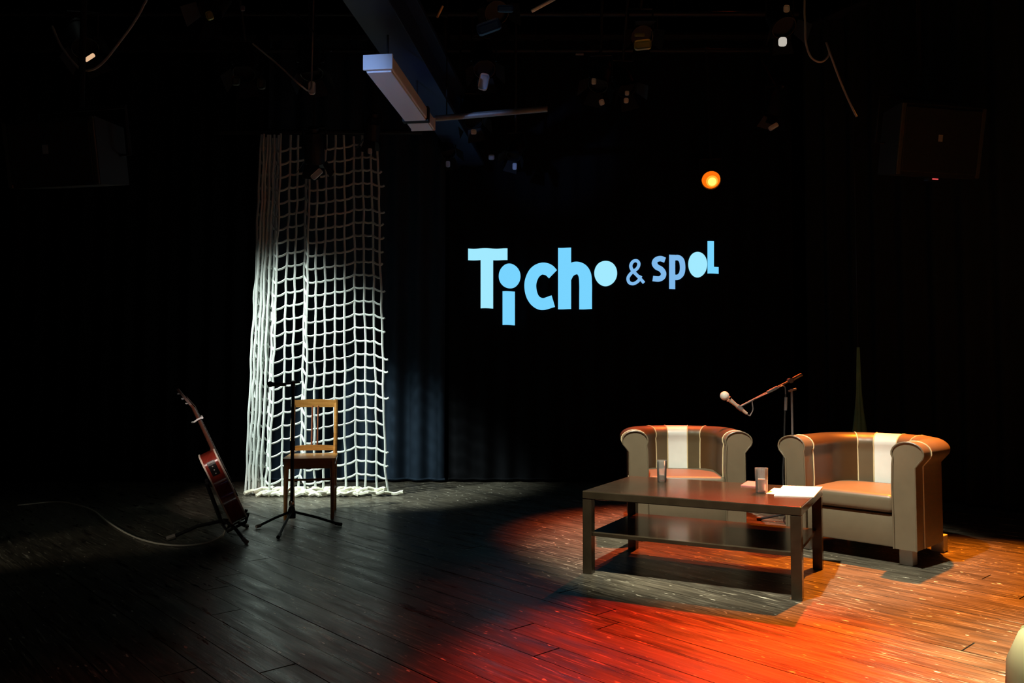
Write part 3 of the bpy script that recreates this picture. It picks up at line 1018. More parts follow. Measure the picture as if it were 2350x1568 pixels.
def armchair(label, loc, rz, mats, W=0.78, D=0.72):
    root = thing('tub_armchair', label, 'armchair', loc, rz, 'patchwork leather tub armchairs')
    th, zt = 0.062, 0.592          # half wall, height of the wall under the roll
    hw = W / 2 - th
    r = 0.285
    yb = D / 2 - th
    yf = -D / 2
    path = [(Vector((-hw, yf, 0)), Vector((0, 1, 0)))]

    def put(p, t):
        path.append((Vector(p), Vector(t)))
    for i in range(1, 9):
        put((-hw, yf + (yb - r - yf) * i / 8, 0), (0, 1, 0))
    for i in range(1, 11):
        w = PI - PI / 2 * i / 10
        put((-hw + r + r * math.cos(w), yb - r + r * math.sin(w), 0), (math.sin(w), -math.cos(w), 0))
    nb = 8
    for i in range(1, nb + 1):
        put((-hw + r + (2 * hw - 2 * r) * i / nb, yb, 0), (1, 0, 0))
    for i in range(1, 11):
        w = PI / 2 - PI / 2 * i / 10
        put((hw - r + r * math.cos(w), yb - r + r * math.sin(w), 0), (math.sin(w), -math.cos(w), 0))
    for i in range(1, 9):
        put((hw, yb - r + (yf - yb + r) * i / 8, 0), (0, -1, 0))
    # cumulative length
    cum = [0.0]
    for a, b in zip(path[:-1], path[1:]):
        cum.append(cum[-1] + (b[0] - a[0]).length)
    tot = cum[-1]

    def sample(s):
        s = max(0, min(tot, s))
        for i in range(len(cum) - 1):
            if s <= cum[i + 1] + 1e-9:
                k = (s - cum[i]) / (cum[i + 1] - cum[i])
                t = path[i][1].lerp(path[i + 1][1], k).normalized()
                return path[i][0].lerp(path[i + 1][0], k), t
        return path[-1]

    rx, rzz, ro, rc = 0.088, 0.066, 0.022, 0.649
    prof = [(-th, 0.10), (-th, 0.30), (-th - 0.004, 0.45), (-th, zt - 0.005)]
    a0, a1 = math.radians(205), math.radians(-40)
    prof += [(ro + rx * math.cos(a0 + (a1 - a0) * i / 14), rc + rzz * math.sin(a0 + (a1 - a0) * i / 14)) for i in range(15)]
    prof += [(th, zt - 0.02), (th, 0.45), (th, 0.10)]
    np_ = len(prof)

    def pt(s, k, puff=0.0):
        p, t = sample(s)
        out = Vector((-t.y, t.x, 0))
        n, z = prof[k]
        cx = ro * (z - 0.1) / 0.55
        return p + out * (n + (n - cx) * puff) + Vector((0, 0, z))

    h_ = tot / 2
    cuts = [0.0, 0.12, h_ - 0.2075, h_ - 0.0825, h_ + 0.0825, h_ + 0.2075, tot - 0.12, tot]
    names = ['arm_panel'] + ['back_panel'] * 5 + ['arm_panel']
    for pi, (nm, mt) in enumerate(zip(names, mats)):
        s0, s1 = cuts[pi] + 0.0015, cuts[pi + 1] - 0.0015
        ns = max(5, int((s1 - s0) / 0.02))
        vs, fs = [], []
        for i in range(ns + 1):
            u = i / ns
            puff = 0.06 * (1 - (2 * u - 1) ** 4) if nm == 'back_panel' else 0.0
            for k in range(np_):
                vs.append(pt(s0 + (s1 - s0) * u, k, puff))
        for i in range(ns):
            for k in range(np_):
                fs.append((i * np_ + k, i * np_ + (k + 1) % np_, (i + 1) * np_ + (k + 1) % np_, (i + 1) * np_ + k))
        fs += [tuple(range(np_)), tuple(ns * np_ + k for k in range(np_))]
        MB().add(vs, fs).build(nm, M[mt], root, smooth=True, angle=45)
    for s in cuts[1:-1]:
        pp, t = sample(s)
        MB().tube([pt(s, k, 0.03) for k in range(np_)], 0.0042, 6).build('piping', M['piping'], root, smooth=True)
    for s, sg in ((0.0, -1), (tot, 1)):
        MB().tube([pt(s, k) + Vector((0, -0.002, 0)) for k in range(np_)], 0.0055, 6).build('front_piping', M['leather_beige'], root, smooth=True)
    # seat box, cushion, feet
    MB().box((0, -0.02, 0.195), (2 * hw - 2 * th + 0.004, D - 0.10, 0.19), bev=0.01).build('seat_base', M[mats[0]], root, smooth=True)
    ins = hw - th
    bm = bmesh.new()
    bmesh.ops.create_cube(bm, size=1.0)
    for v in bm.verts:
        v.co = Vector((v.co.x * (2 * ins - 0.006), v.co.y * 0.56, v.co.z * 0.105))
    bmesh.ops.bevel(bm, geom=bm.edges[:], offset=0.035, segments=4, profile=0.6, affect='EDGES')
    bm.verts.index_update()
    cu = MB()
    cvs = []
    for v in bm.verts:
        k = (1 - (v.co.x / ins) ** 2) * (1 - (v.co.y / 0.30) ** 2)
        cvs.append((v.co.x, v.co.y - 0.075, v.co.z + 0.350 + (0.018 * max(0, k) if v.co.z > 0 else 0)))
    cu.add(cvs, [tuple(v.index for v in f.verts) for f in bm.faces])
    bm.free()
    cu.build('seat_cushion', M['leather_beige'], root, smooth=True, angle=60)
    for sx in (-1, 1):
        for sy in (-1, 1):
            MB().box((sx * (hw - 0.02), sy * (D / 2 - 0.10), 0.052), (0.075, 0.075, 0.104), bev=0.004).build('foot', M['foot'], root)
    return root


armchair('patchwork leather tub armchair behind the table facing the hall', (1.235, 5.86, 0), -0.10,
         ['leather_beige', 'leather_brown', 'leather_tan', 'leather_white', 'leather_dark', 'leather_brown', 'leather_beige'])
RZ2 = -math.radians(46)
fr_c = Vector((2.285, 4.56, 0))
d1 = Vector((math.cos(RZ2), math.sin(RZ2), 0))
d2 = Vector((-math.sin(RZ2), math.cos(RZ2), 0))
cc = fr_c - d1 * 0.385 + d2 * 0.36
armchair('patchwork leather tub armchair at the right end of the table turned inwards', tuple(cc), RZ2,
         ['leather_beige', 'leather_brown', 'leather_tan', 'leather_white', 'leather_tan', 'leather_beige', 'leather_beige'])

# ------------------------------------------------------------------ boom microphone stand between the armchairs
YM = 5.95
top = at(1817, 893, YM)
bs = thing('boom_microphone_stand', 'tall boom microphone stand between the two armchairs', 'microphone stand', (top.x, YM, 0))
B0 = Vector(bs.location)
MB().tube([(0, 0, 0.06), (0, 0, 0.62)], 0.014, 10).build('lower_tube', M['black_metal'], bs, smooth=True)
MB().tube([(0, 0, 0.60), (0, 0, top.z)], 0.0085, 10).build('upper_tube', M['boom'], bs, smooth=True)
MB().lathe([(0.0, 0.57), (0.02, 0.57), (0.021, 0.60), (0.018, 0.66), (0.0, 0.66)], 12).build('height_clutch', M['black_gloss'], bs, smooth=True)
MB().lathe([(0.0, 0.04), (0.03, 0.04), (0.03, 0.09), (0.02, 0.12), (0.0, 0.12)], 12).build('hub', M['black_gloss'], bs, smooth=True)
for w in (25, 145, 265):
    e = Vector((math.cos(math.radians(w)) * 0.26, math.sin(math.radians(w)) * 0.26, 0.012))
    lg = MB().tube([(0, 0, 0.085), e * 0.5 + Vector((0, 0, 0.045)), e], 0.0095, 8).build('leg', M['black_metal'], bs, smooth=True)
    MB().tube([e * 0.93 + Vector((0, 0, 0.003)), e * 1.05], 0.0125, 8).build('rubber_foot', M['cable_black'], lg, smooth=True)
bA, bB = at(1840, 860, YM) - B0, at(1699, 933, YM) - B0
MB().tube([bA, bA.lerp(bB, 0.5), bB], 0.0075, 8).build('boom_arm', M['boom'], bs, smooth=True)
cw = bA
MB().tube([cw, bA.lerp(bB, 0.14)], 0.014, 10).build('counterweight', M['boom'], bs, smooth=True)
MB().tube([bA.lerp(bB, 0.40), bA.lerp(bB, 0.56)], 0.0125, 10).build('grip_sleeve', M['boom'], bs, smooth=True)
cl = bA.lerp(bB, 0.19)
MB().tube([cl + Vector((0, -0.022, 0)), cl + Vector((0, 0.022, 0))], 0.019, 12).build('boom_clutch', M['boom'], bs, smooth=True)
MB().tube([at(1808, 898, YM) - B0 + Vector((0, -0.01, 0)), at(1826, 893, YM) - B0 + Vector((0, -0.01, 0))], 0.008, 8).build('clutch_lever', M['boom'], bs, smooth=True)
# the microphone in its clip
mh, mt_ = at(1662, 908, YM), at(1714, 950, YM)
ax = (mh - mt_).normalized()
bm_ = thing('vocal_microphone', 'pale vocal microphone with a white ball head on the boom', 'microphone', tuple(mt_))
q = Vector((0, 0, 1)).rotation_difference(ax)
ln = (mh - mt_).length
MB().lathe([(0.0, 0.0), (0.0105, 0.0), (0.012, 0.02), (0.014, ln * 0.55), (0.019, ln * 0.82), (0.0, ln * 0.82)], 16, q).build('handle', M['mic_body'], bm_, smooth=True)
hr = 0.034
MB().lathe([(0.0001, -hr)] + [(hr * math.cos(w), hr * math.sin(w)) for w in [math.radians(-80 + 16 * i) for i in range(11)]] + [(0.0001, hr)], 18, q, ax * (ln - 0.004)).build('ball_grille', M['mic_ball'], bm_, smooth=True, angle=80)
MB().lathe([(0.021, ln * 0.77), (0.0235, ln * 0.78), (0.0235, ln * 0.83), (0.021, ln * 0.84)], 16, q).build('collar_ring', M['chrome'], bm_, smooth=True)
MB().lathe([(0.0145, ln * 0.22), (0.0175, ln * 0.22), (0.018, ln * 0.42), (0.0155, ln * 0.42)], 14, q).build('clip', M['boom'], bm_, smooth=True)
cab = [mt_ + ax * 0.004, mt_ - ax * 0.02, at(1722, 953, YM), at(1728, 940, YM), at(1727, 920, YM), at(1742, 912, YM - .012), at(1775, 897, YM - .012), at(1798, 886, YM - .014), at(1803, 905, YM - .02),
       at(1801, 960, YM - .02), at(1799, 1040, YM - .02), at(1797, 1100, YM - .02), Vector((top.x - 0.07, YM - 0.05, 0.03)), Vector((top.x + 0.05, YM + 0.3, 0.008)), Vector((top.x + 0.5, YM + 0.7, 0.008))]
mcab = thing('microphone_cable', 'thin microphone cable looping off the boom and down the stand', 'cable', tuple(mt_))
off = Vector(mcab.location)
full = catmull(cab, 8)
k = 8 * 8
MB().tube([p - off for p in full[:k + 1]], 0.0045, 7).build('upper_run', M['boom'], mcab, smooth=True)
MB().tube([p - off for p in full[k:]], 0.0065, 7).build('hanging_run', M['cable_black'], mcab, smooth=True)
MB().tube([at(1804, 912, YM - .02) - off, at(1803, 942, YM - .02) - off], 0.011, 10).build('inline_connector', M['boom'], mcab, smooth=True)

# ------------------------------------------------------------------ upholstered pouf at the edge of the hall
pf = thing('upholstered_pouf', 'cream rounded upholstered pouf at the front right corner', 'pouf', (1.575, 1.93, 0))
PR, PH_ = 0.345, 0.465
prof = [(PR - 0.03, 0.03), (PR - 0.004, 0.06), (PR, 0.16), (PR, 0.28), (PR - 0.004, 0.36), (PR - 0.03, 0.425), (PR - 0.09, 0.455), (PR - 0.2, PH_), (0.03, PH_ - 0.012), (0.0, PH_ - 0.016)]
vs, fs, nn = [], [], 48
for r, z in prof:
    for j in range(nn):
        w = 2 * PI * j / nn
        k = 1 - 0.022 * (abs(math.cos(4 * w)) ** 8) if r > 0.04 else 1
        vs.append((r * k * math.cos(w), r * k * math.sin(w), z))
for i in range(len(prof) - 1):
    for j in range(nn):
        fs.append((i * nn + j, i * nn + (j + 1) % nn, (i + 1) * nn + (j + 1) % nn, (i + 1) * nn + j))
fs.append(tuple(range(nn)))
MB().add(vs, fs).build('cushion_body', M['cream_fabric'], pf, smooth=True, angle=70)
for j in range(8):
    w = PI / 4 * j
    MB().tube([(r * 0.978 * math.cos(w), r * 0.978 * math.sin(w), z + 0.001) for r, z in prof[:-1]], 0.005, 6).build('seam_piping', M['cream_seam'], pf, smooth=True)
MB().lathe([(0.0, PH_ - 0.014), (0.022, PH_ - 0.012), (0.018, PH_ + 0.002), (0.0, PH_ + 0.006)], 14).build('button', M['cream_seam'], pf, smooth=True)
for w in (45, 135, 225, 315):
    MB().tube([(0.22 * math.cos(math.radians(w)), 0.22 * math.sin(math.radians(w)), 0.0), (0.22 * math.cos(math.radians(w)), 0.22 * math.sin(math.radians(w)), 0.05)], 0.025, 10).build('foot', M['black_metal'], pf)

# ------------------------------------------------------------------ ceiling: beam, strip light, pipes
bdir = Vector((0.147, 1.24, 0)).normalized()
brot = -math.atan2(bdir.x, bdir.y)
n0 = Vector((-0.834, 4.87, 0))
bc = n0 + bdir * 0.9
bmo = thing('ceiling_beam', 'long dark blue ceiling beam running towards the back drape', 'beam', (bc.x, bc.y, 3.31), brot)
MB().box((0.0, 0, 0.02), (0.27, 5.6, 0.04), bev=0.003).build('bottom_flange', M['beam'], bmo)
MB().box((0.0, 0, 0.19), (0.10, 5.6, 0.30)).build('web', M['beam'], bmo)
MB().box((0.0, 0, 0.36), (0.27, 5.6, 0.04), bev=0.003).build('top_flange', M['beam'], bmo)
for yy in (-2.2, -0.2, 1.9):
    MB().tube([(0, yy, 0.38), (0, yy, ZC - 3.31)], 0.012, 8).build('hanger_rod', M['dark_pipe'], bmo)
lc = n0 + bdir * 0.625
st = thing('strip_light', 'unlit white fluorescent strip light under the blue ceiling beam', 'light fitting', (lc.x, lc.y, 3.0), brot)
MB().box((0, 0, 0.045), (0.178, 1.22, 0.085), bev=0.008).build('housing', M['batten'], st)
for s in (-1, 1):
    MB().box((0, s * 0.617, 0.045), (0.190, 0.020, 0.096), bev=0.004).build('end_cap', M['batten'], st)
MB().box((0, 0, -0.004), (0.160, 1.19, 0.014), bev=0.004).build('diffuser', M['tube_glass'], st)
MB().box((0, 0.38, 0.042), (0.196, 0.055, 0.110)).build('strap', M['black_metal'], st)
for yy in (-0.4, 0.4):
    MB().tube([(0, yy, 0.08), (0, yy, 0.312)], 0.008, 8).build('hanger_rod', M['dark_pipe'], st)
a_, b_ = at(1000, 272, 6.16), at(1256, 250, 6.0)
pp = thing('scaffold_pipe', 'short dull grey scaffold pipe beside the strip light', 'pipe', tuple((a_ + b_) / 2))
MB().tube([a_ - Vector(pp.location), b_ - Vector(pp.location)], 0.023, 12).build('pipe', M['grey_pipe'], pp, smooth=True)
for t in (0.1, 0.9):
    e = a_.lerp(b_, t) - Vector(pp.location)
    MB().tube([e, e + Vector((0, 0, ZC - pp.location.z - e.z))], 0.005, 6).build('drop_wire', M['dark_pipe'], pp)

GRID_Z = 4.45
PIPES = {'front': 2.45, 'second': 5.15, 'third': 5.85, 'fourth': 6.55, 'fifth': 7.25, 'rear': 8.08}
pl = {'front': 'black lighting pipe above the front of the hall', 'second': 'black lighting pipe nearest the camera above the stage',
      'third': 'black lighting pipe above the guitar and table', 'fourth': 'black lighting pipe above the armchairs',
      'fifth': 'black lighting pipe just before the rope net', 'rear': 'rearmost black lighting pipe in front of the back drape'}
for nme, y in PIPES.items():
    g = thing('lighting_pipe', pl[nme], 'pipe', (0, y, GRID_Z), 0, 'pipes of the lighting grid')
    xr = 2.65 if y > 5.5 and nme != 'fourth' and nme != 'third' else 3.1
    MB().tube([(-5.6, 0, 0), (xr, 0, 0)], 0.024, 10).build('tube', M['dark_pipe'], g, smooth=True)
    for x in (-5.0, -1.6, 1.5):
        MB().tube([(x, 0, 0.02), (x, 0, ZC - GRID_Z)], 0.008, 6).build('hanger_rod', M['dark_pipe'], g)


def spotlight(label, front, aim, pipe_y, rad=0.085, ln=0.26, lens='dark_lens', glow=None, tags=(), doors=True, light=None, group='theatre spotlights of the grid', pipe_z=None):
    """theatre lantern: barrel, back cap, lens, yoke, clamp, barn doors; front is the middle of its mouth"""
    front, aim = Vector(front), Vector(aim)
    d = (aim - front).normalized()
    q = Vector((0, 0, -1)).rotation_difference(d)
    root = thing('stage_spotlight', label, 'spotlight', tuple(front), 0, group)

    def W(x, y, z):
        return q @ Vector((x, y, z))
    MB().lathe([(rad, 0.0), (rad, ln * 0.72), (rad * 0.9, ln * 0.76), (rad * 0.72, ln), (0.0, ln), (0.0, ln - 0.006), (rad * 0.68, ln - 0.006), (rad * 0.95, ln * 0.7), (rad - 0.005, 0.0), (rad, 0.0)], 20, q, cap=False).build('barrel', M['black_metal'], root, smooth=True, angle=40)
    MB().lathe([(0.0, 0.035), (rad - 0.007, 0.035), (rad - 0.007, 0.043), (0.0, 0.048)], 20, q).build('lens', glow if glow else M[lens], root, smooth=True)
    MB().lathe([(rad * 0.5, ln), (rad * 0.55, ln + 0.035), (0.0, ln + 0.05)], 14, q).build('back_cap', M['black_metal'], root, smooth=True)
    # yoke swings about the barrel's middle, clamp sits on the pipe
    side = q @ Vector((1, 0, 0))
    side.z = 0
    side = side.normalized() if side.length > 0.05 else Vector((1, 0, 0))
    mid = W(0, 0, ln * 0.42)
    pz = (GRID_Z if pipe_z is None else pipe_z) - front.z
    ht = min(rad + 0.10, max(0.06, pz - mid.z - 0.05))
    up = Vector((0, 0, 1))
    MB().tube([mid - side * (rad + 0.012), mid - side * (rad + 0.012) + up * ht, mid + side * (rad + 0.012) + up * ht, mid + side * (rad + 0.012)], 0.009, 6).build('yoke', M['black_metal'], root)
    tp = Vector((mid.x, pipe_y - front.y, pz))
    MB().tube([mid + up * ht, Vector((mid.x, tp.y, max(pz - 0.12, mid.z + ht + 0.004))), tp + Vector((0, 0, -0.022))], 0.012, 8).build('drop_arm', M['black_metal'], root)
    MB().tube([tp + Vector((-0.02, 0, 0)), tp + Vector((0.02, 0, 0))], 0.036, 10).build('clamp', M['black_metal'], root)
    if doors:
        for k in range(4):
            w = PI / 2 * k
            c, s = math.cos(w), math.sin(w)

            def V(u, h, o):
                x, y = o, u
                return W(x * c - y * s, x * s + y * c, -h)
            vs = [V(-0.7 * rad, 0.0, rad), V(0.7 * rad, 0.0, rad), V(0.95 * rad, 0.10, rad * 1.75), V(-0.95 * rad, 0.10, rad * 1.75)]
            vs += [v + W(0, 0, 0.003) for v in vs]
            MB().add(vs, [(0, 1, 2, 3), (7, 6, 5, 4), (0, 4, 5, 1), (1, 5, 6, 2), (2, 6, 7, 3), (3, 7, 4, 0)]).build('barn_door', M['black_metal'], root)
    for (nm, px, py, Y, wpx, hpx, rot, mat) in tags:  # small pieces that paint the glints onto the lantern
        p = at(px, py, Y)
        s = Y / F_PX
        R = Matrix.Rotation(-rot, 3, 'Y')
        MB().box(p - front, (wpx * s, 0.012, hpx * s), R, bev=min(wpx, hpx) * s * 0.28).build(nm, M[mat], root)
    if light:
        pos, am, c, watts, cone, blend, rs = LIGHTS[light]
        ld = bpy.data.lights.new(light + '_lamp', 'SPOT')
        ld.color = c
        ld.energy = watts
        ld.spot_size = math.radians(cone)
        ld.spot_blend = blend
        ld.shadow_soft_size = rs
        lo = bpy.data.objects.new(light + '_lamp', ld)
        col.objects.link(lo)
        lo.location = Vector(pos) + d * 0.12
        lo.rotation_euler = d.to_track_quat('-Z', 'Y').to_euler()
    return root


def lit(key, label, pipe_y, glow, doors=False, pipe_z=None):
    pos, aim, c = LIGHTS[key][:3]
    return spotlight(label, pos, aim, pipe_y, glow=emit(key + '_glow', c, 2.0), light=key, doors=doors, group='lit theatre spotlights', pipe_z=pipe_z)


lit('net', 'lit white spotlight aimed at the rope net', PIPES['second'], 1)
lit('white', 'lit white spotlight above the front aimed at the table', PIPES['front'], 1, pipe_z=4.95)
lit('red', 'lit red spotlight high at the back aimed at the floor', PIPES['rear'], 1, pipe_z=5.45)
lit('amber', 'lit amber spotlight above the right armchair', PIPES['fourth'], 1, pipe_z=5.0)
lit('pale', 'lit pale yellow spotlight above the front right corner', 1.2, 1, pipe_z=5.0)
lit('guitar', 'lit soft spotlight above the hall aimed at the guitar', PIPES['front'], 1)
lit('rear', 'lit red spotlight high behind the left armchair', PIPES['rear'], 1, pipe_z=5.45)
lit('side', 'added low hung spotlight brightening the floor cable', PIPES['front'], 1)
lit('blue', 'lit small blue spotlight aimed up at the strip light', PIPES['front'], 1)

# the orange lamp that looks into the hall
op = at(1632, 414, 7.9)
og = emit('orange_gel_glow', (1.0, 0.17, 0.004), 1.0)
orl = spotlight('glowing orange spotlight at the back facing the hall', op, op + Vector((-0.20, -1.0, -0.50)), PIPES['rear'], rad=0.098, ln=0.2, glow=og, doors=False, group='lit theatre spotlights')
orl_l = bpy.data.lights.new('orange_lamp', 'SPOT')
orl_l.color = (1.0, 0.10, 0.015)
orl_l.energy = 260
orl_l.spot_size = math.radians(52)
orl_l.spot_blend = 0.9
orl_l.shadow_soft_size = 0.06
oo = bpy.data.objects.new('orange_lamp', orl_l)
col.objects.link(oo)
dd = Vector((-0.20, -1.0, -0.50)).normalized()
oo.location = op + dd * 0.03
oo.rotation_euler = dd.to_track_quat('-Z', 'Y').to_euler()
hot = MB()
qh = Vector((0, 0, -1)).rotation_difference(dd)
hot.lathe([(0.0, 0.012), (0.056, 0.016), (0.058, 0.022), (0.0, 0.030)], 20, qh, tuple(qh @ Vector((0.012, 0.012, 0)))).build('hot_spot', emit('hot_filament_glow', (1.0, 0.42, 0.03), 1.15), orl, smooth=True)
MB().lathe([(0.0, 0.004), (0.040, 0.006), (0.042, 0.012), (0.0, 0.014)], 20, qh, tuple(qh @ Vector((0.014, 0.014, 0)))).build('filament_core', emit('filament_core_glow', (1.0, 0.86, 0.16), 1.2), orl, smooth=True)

# dark lanterns of the grid, their glints put on as pale
S = spotlight
D = Vector


def dark(label, px, py, Y, pipe, aim, tags, **k):
    p = at(px, py, Y + 0.10)
    return S(label, p, p + D(aim), PIPES[pipe], tags=tags, **k)


dark('black spotlight with a warm glint put on its rim inside the left cable loop', 196, 112, 5.15, 'second', (0.5, -0.5, -0.9),
     [('gleaming_rim', 206, 132, 5.06, 26, 10, 0.6, 'rim_glint_glow')])
dark('black spotlight with an oval white glint patch above the rope net', 716, 170, 5.85, 'third', (0.2, -0.3, -1),
     [('white_glint', 716, 202, 5.74, 15, 30, 0.0, 'pale_glint_tube')])
dark('low hanging black spotlight with a tilted white glint patch right before the net', 722, 372, 6.60, 'fourth', (-0.1, 0.6, -0.9),
     [('tilted_glint', 727, 400, 6.50, 30, 13, 0.75, 'pale_glint_tube')])
dark('black spotlight with an olive yellow lens left of the white square', 1474, 84, 6.0, 'third', (0.0, -0.8, -0.7),
     [('olive_lens', 1475, 103, 5.90, 40, 22, 0.1, 'olive_lens'), ('olive_edge', 1468, 80, 5.92, 24, 8, 0.0, 'olive_lens')])
dark('black spotlight with a glowing white square glint patch beside the hanging right cable', 1800, 64, 5.5, 'third', (0.1, -0.6, -0.9),
     [('square_label', 1796, 96, 5.38, 18, 20, 0.0, 'square_glint_glow'), ('round_glint', 1805, 20, 5.42, 14, 16, 0.0, 'pale_glint_tube')])
dark('black spotlight with a slanted white glint patch above the orange lamp', 1772, 268, 7.6, 'rear', (-0.3, 0.2, -1),
     [('slanted_glint', 1775, 291, 7.49, 24, 11, 0.55, 'pale_glint_tube')])
dark('black spotlight with two small white dots left of the yellow pair', 1372, 196, 6.55, 'fourth', (-0.3, -0.5, -0.9),
     [('white_dot', 1363, 187, 6.42, 11, 14, 0.0, 'pale_glint_tube'), ('white_dot', 1381, 235, 6.42, 12, 13, 0.3, 'pale_glint_tube'), ('faint_glint', 1330, 124, 6.45, 20, 6, 0.0, 'grey_pipe')])
dark('black spotlight with a stacked pair of pale yellow dots', 1440, 206, 6.75, 'fourth', (0.3, -0.5, -0.9),
     [('yellow_dot', 1439, 214, 6.62, 10, 11, 0.0, 'pale_glint_tube'), ('yellow_dot', 1437, 231, 6.62, 11, 12, 0.0, 'pale_glint_tube')])
dark('black spotlight with a single dot under the grey pipe', 1087, 280, 7.0, 'fifth', (0.2, -0.5, -0.9),
     [('white_dot', 1087, 303, 6.88, 13, 11, 0.0, 'pale_glint_tube')])
dark('small black spotlight with a dot nearest the end of the blue beam', 1030, 352, 7.4, 'fifth', (0.3, -0.6, -0.9),
     [('white_dot', 1028, 377, 7.26, 10, 14, 0.0, 'blue_glint')], rad=0.07, ln=0.2)
dark('small black spotlight with a bluish dot farthest right under the grey pipe', 1178, 358, 7.4, 'fifth', (-0.3, -0.6, -0.9),
     [('blue_dot', 1181, 382, 7.26, 10, 15, 0.0, 'blue_glint'), ('faint_dot', 1128, 361, 7.3, 14, 12, 0.0, 'grey_pipe')], rad=0.07, ln=0.2)
dark('black spotlight with a faint dot above the right edge of the net', 852, 322, 7.0, 'fifth', (-0.2, 0.4, -1),
     [('faint_dot', 849, 347, 6.88, 10, 13, 0.0, 'pale_glint_tube')], rad=0.07, ln=0.2)
dark('black spotlight with a patch of painted blue light between beam and olive lamp', 1112, 160, 6.0, 'third', (0.1, -0.6, -0.9),
     [('blue_grey_light', 1110, 188, 5.88, 22, 38, -0.2, 'blue_glint')])
dark('black spotlight with painted blue light patches at the top edge', 1140, 30, 5.4, 'second', (0.2, -0.7, -0.7),
     [('blue_light_patch', 1122, 62, 5.26, 58, 26, 0.35, 'blue_light_patch'), ('blue_light_patch', 1160, 20, 5.28, 38, 16, 0.0, 'blue_light_patch')])
dark('black spotlight with an olive glint patch left of the rope net', 482, 26, 5.3, 'second', (-0.2, -0.5, -0.9),
     [('olive_glint', 481, 36, 5.18, 16, 20, 0.3, 'olive_lens'), ('white_dot', 557, 19, 5.2, 11, 13, 0.0, 'grey_pipe')])
dark('black spotlight with olive patches above the left of the net', 560, 170, 6.0, 'third', (0.1, -0.5, -0.9),
     [('olive_patch', 541, 186, 5.88, 18, 20, 0.0, 'cabinet_edge'), ('olive_patch', 600, 193, 5.88, 18, 24, 0.0, 'cabinet_edge')])

# loose sticks and cables up there
for (p0, p1, Y, r, mat, lab, nm, cat) in (
        ((1220, 26), (1275, -4), 5.6, 0.013, 'pale_glint_tube', 'pale bare tube end at the top edge of the ceiling', 'bare_tube', 'tube'),
        ((1003, 40), (1016, 14), 5.6, 0.009, 'warm_lens', 'short tan stick hanging beside the blue beam', 'wooden_stick', 'stick')):
    A_, B_ = at(*p0, Y), at(*p1, Y)
    o = thing(nm, lab, cat, tuple((A_ + B_) / 2))
    MB().tube([A_ - Vector(o.location), B_ - Vector(o.location)], r, 8).build('rod', M[mat], o, smooth=True)
    e = B_ - Vector(o.location)
    MB().tube([e, Vector((e.x, e.y, ZC - o.location.z))], 0.004, 6).build('drop_wire', M['dark_pipe'], o)


def cable(pts, r, mat, label):
    return tag(MB().tube(catmull(pts, 8), r, 7).build('hanging_cable', M[mat], None, smooth=True), label, 'cable', 'cables hanging from the grid')


cable([at(120, 60, 4.9), at(135, 96, 4.9), at(150, 120, 4.9), at(165, 140, 4.9), at(185, 158, 4.9), at(212, 160, 4.9), at(240, 140, 4.9), at(275, 96, 4.9), at(305, 55, 4.9), at(328, 15, 4.9), at(345, -40, 4.9), Vector((at(350, -80, 4.9).x, 5.1, GRID_Z))],
      0.0075, 'cable_grey', 'grey cable loop hanging at the upper left')
cable([at(580, 100, 5.3), at(640, 150, 5.3), at(690, 196, 5.3), at(712, 205, 5.6), at(716, 150, 5.75), Vector((at(718, 100, 5.8).x, 5.83, GRID_Z))], 0.006, 'cable_grey', 'thin dark cable slanting towards the oval white glint patch')
cable([Vector((at(640, -60, 5.3).x, 5.17, GRID_Z)), at(640, -10, 5.3), at(690, 40, 5.3), at(735, 90, 5.3), at(760, 118, 5.3)], 0.006, 'cable_black', 'black cable slanting left of the blue beam')
cable([Vector((at(1847, -150, 5.3).x, 5.17, GRID_Z)), at(1847, -20, 5.3), at(1848, 60, 5.3), at(1850, 100, 5.3), at(1862, 132, 5.3), at(1885, 142, 5.3), at(1903, 124, 5.3), at(1896, 98, 5.3), at(1903, 118, 5.28), at(1914, 148, 5.28), at(1932, 195, 5.28), at(1952, 240, 5.28), at(1966, 268, 5.28)],
      0.0068, 'cable_grey', 'grey knotted cable hanging down at the upper right')


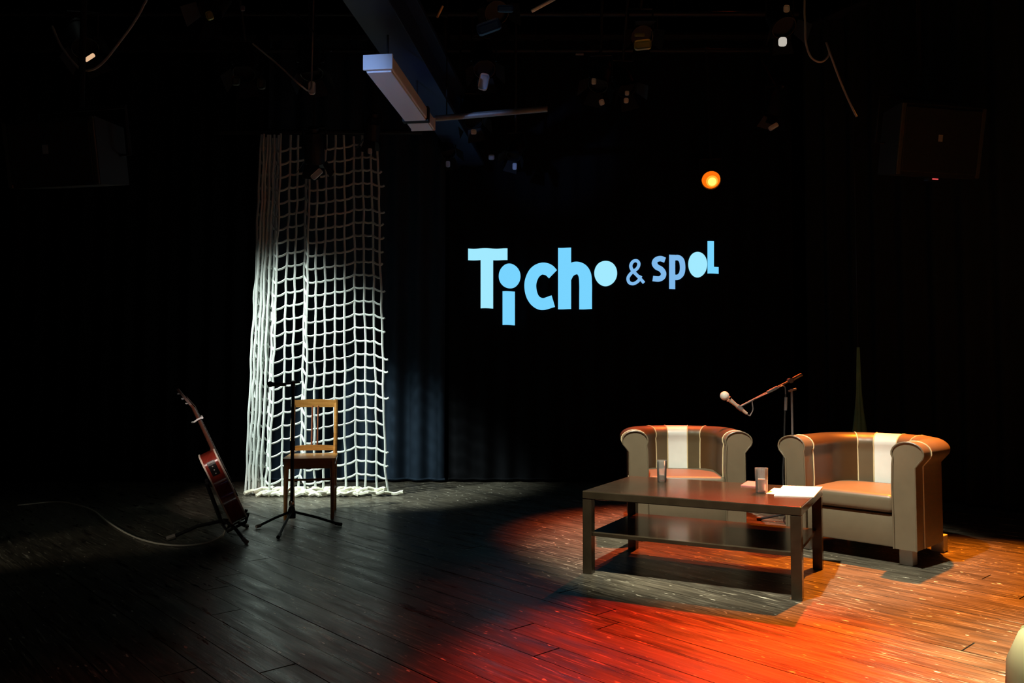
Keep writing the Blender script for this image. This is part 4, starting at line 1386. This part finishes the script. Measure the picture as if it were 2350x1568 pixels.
# ------------------------------------------------------------------ hung loudspeakers
def speaker(px, py, Y, wpx, hpx, rz, tilt, label, led=None):
    c = at(px, py, Y)
    w, h, d = wpx / F_PX * Y, hpx / F_PX * Y, 0.36
    root = thing('hung_loudspeaker', label, 'loudspeaker', tuple(c), rz, 'loudspeakers hung from the ceiling')
    R = Matrix.Rotation(tilt, 3, 'X')

    def P(x, y, z):
        return R @ Vector((x, y, z))
    vs = [P(x * (1.0 if y < 0 else 0.72), y, z * (1.0 if y < 0 else 0.9)) for x in (-w / 2, w / 2) for y in (-d / 2, d / 2) for z in (-h / 2, h / 2)]
    MB().add(vs, [(0, 1, 3, 2), (4, 6, 7, 5), (0, 4, 5, 1), (2, 3, 7, 6), (0, 2, 6, 4), (1, 5, 7, 3)]).build('cabinet', M['cabinet'], root)
    MB().box(P(0, -d / 2 - 0.008, 0), (w * 0.90, 0.016, h * 0.90), R, bev=0.006).build('grille', M['grille'], root)
    for s in (-1, 1):
        MB().box(P(s * w * 0.475, -d / 2 - 0.006, 0), (w * 0.045, 0.014, h * 0.98), R, bev=0.004).build('edge_strip', M['cabinet_edge'], root)
    MB().box(P(-0.02, -d / 2 - 0.019, 0.02), (0.034, 0.006, 0.050), R).build('badge', M['badge'], root)
    br = MB()
    br.tube([P(-w * 0.36, 0.1, 0), P(-w * 0.50, 0.1, 0), P(-w * 0.50, 0.1, h / 2 + 0.09), P(w * 0.50, 0.1, h / 2 + 0.09), P(w * 0.50, 0.1, 0), P(w * 0.36, 0.1, 0)], 0.012, 6)
    br.build('bracket', M['black_metal'], root)
    t = P(0, 0.1, h / 2 + 0.09)
    MB().tube([t, Vector((t.x, t.y, ZC - c.z))], 0.018, 8).build('ceiling_pole', M['black_metal'], root)
    if led:
        p = Vector((0.0, -d / 2 - 0.004, -h / 2 - 0.004))
        fx = MB().box(R @ Vector((0.0, -d / 2 + 0.05, -h / 2 - 0.016)), (0.11, 0.06, 0.026), R, bev=0.005).build('led_pod', M['black_gloss'], root)
        MB().box(R @ Vector((0.0, -d / 2 + 0.018, -h / 2 - 0.016)), (0.050, 0.006, 0.008), R).build('red_led', M['red_led'], root)
    return root


speaker(2122, 330, 6.3, 216, 158, 0.20, 0.18, 'black loudspeaker hung at the upper right with a red indicator light', led=True)
speaker(170, 358, 4.7, 236, 148, -0.20, 0.18, 'black loudspeaker hung at the upper left above the guitar')

# added fill lamp behind the audience, brightens the ceiling pieces
wl = thing('fill_lamp', 'dim added fill lamp behind the audience', 'lamp', (0.6, Y0 + 0.10, 2.3))
MB().box((0, -0.085, 0), (0.14, 0.03, 0.2), bev=0.005).build('wall_plate', M['black_metal'], wl)
MB().tube([(0, -0.07, 0), (0, 0.0, 0.02)], 0.012, 8).build('arm', M['black_metal'], wl)
MB().lathe([(0.0001, -0.06), (0.04, -0.045), (0.06, 0), (0.04, 0.045), (0.0001, 0.06)], 18, None, (0, 0.05, 0.02)).build('globe', emit('dim_globe', (1.0, 0.85, 0.65), 2.0), wl, smooth=True)
hl = bpy.data.lights.new('hall_fill', 'POINT')  # added fill light, no such source seen
hl.color = (1.0, 0.92, 0.84)
hl.energy = 8
hl.shadow_soft_size = 0.08
ho = bpy.data.objects.new('hall_fill', hl)
col.objects.link(ho)
ho.location = (0.6, Y0 + 0.32, 2.3)
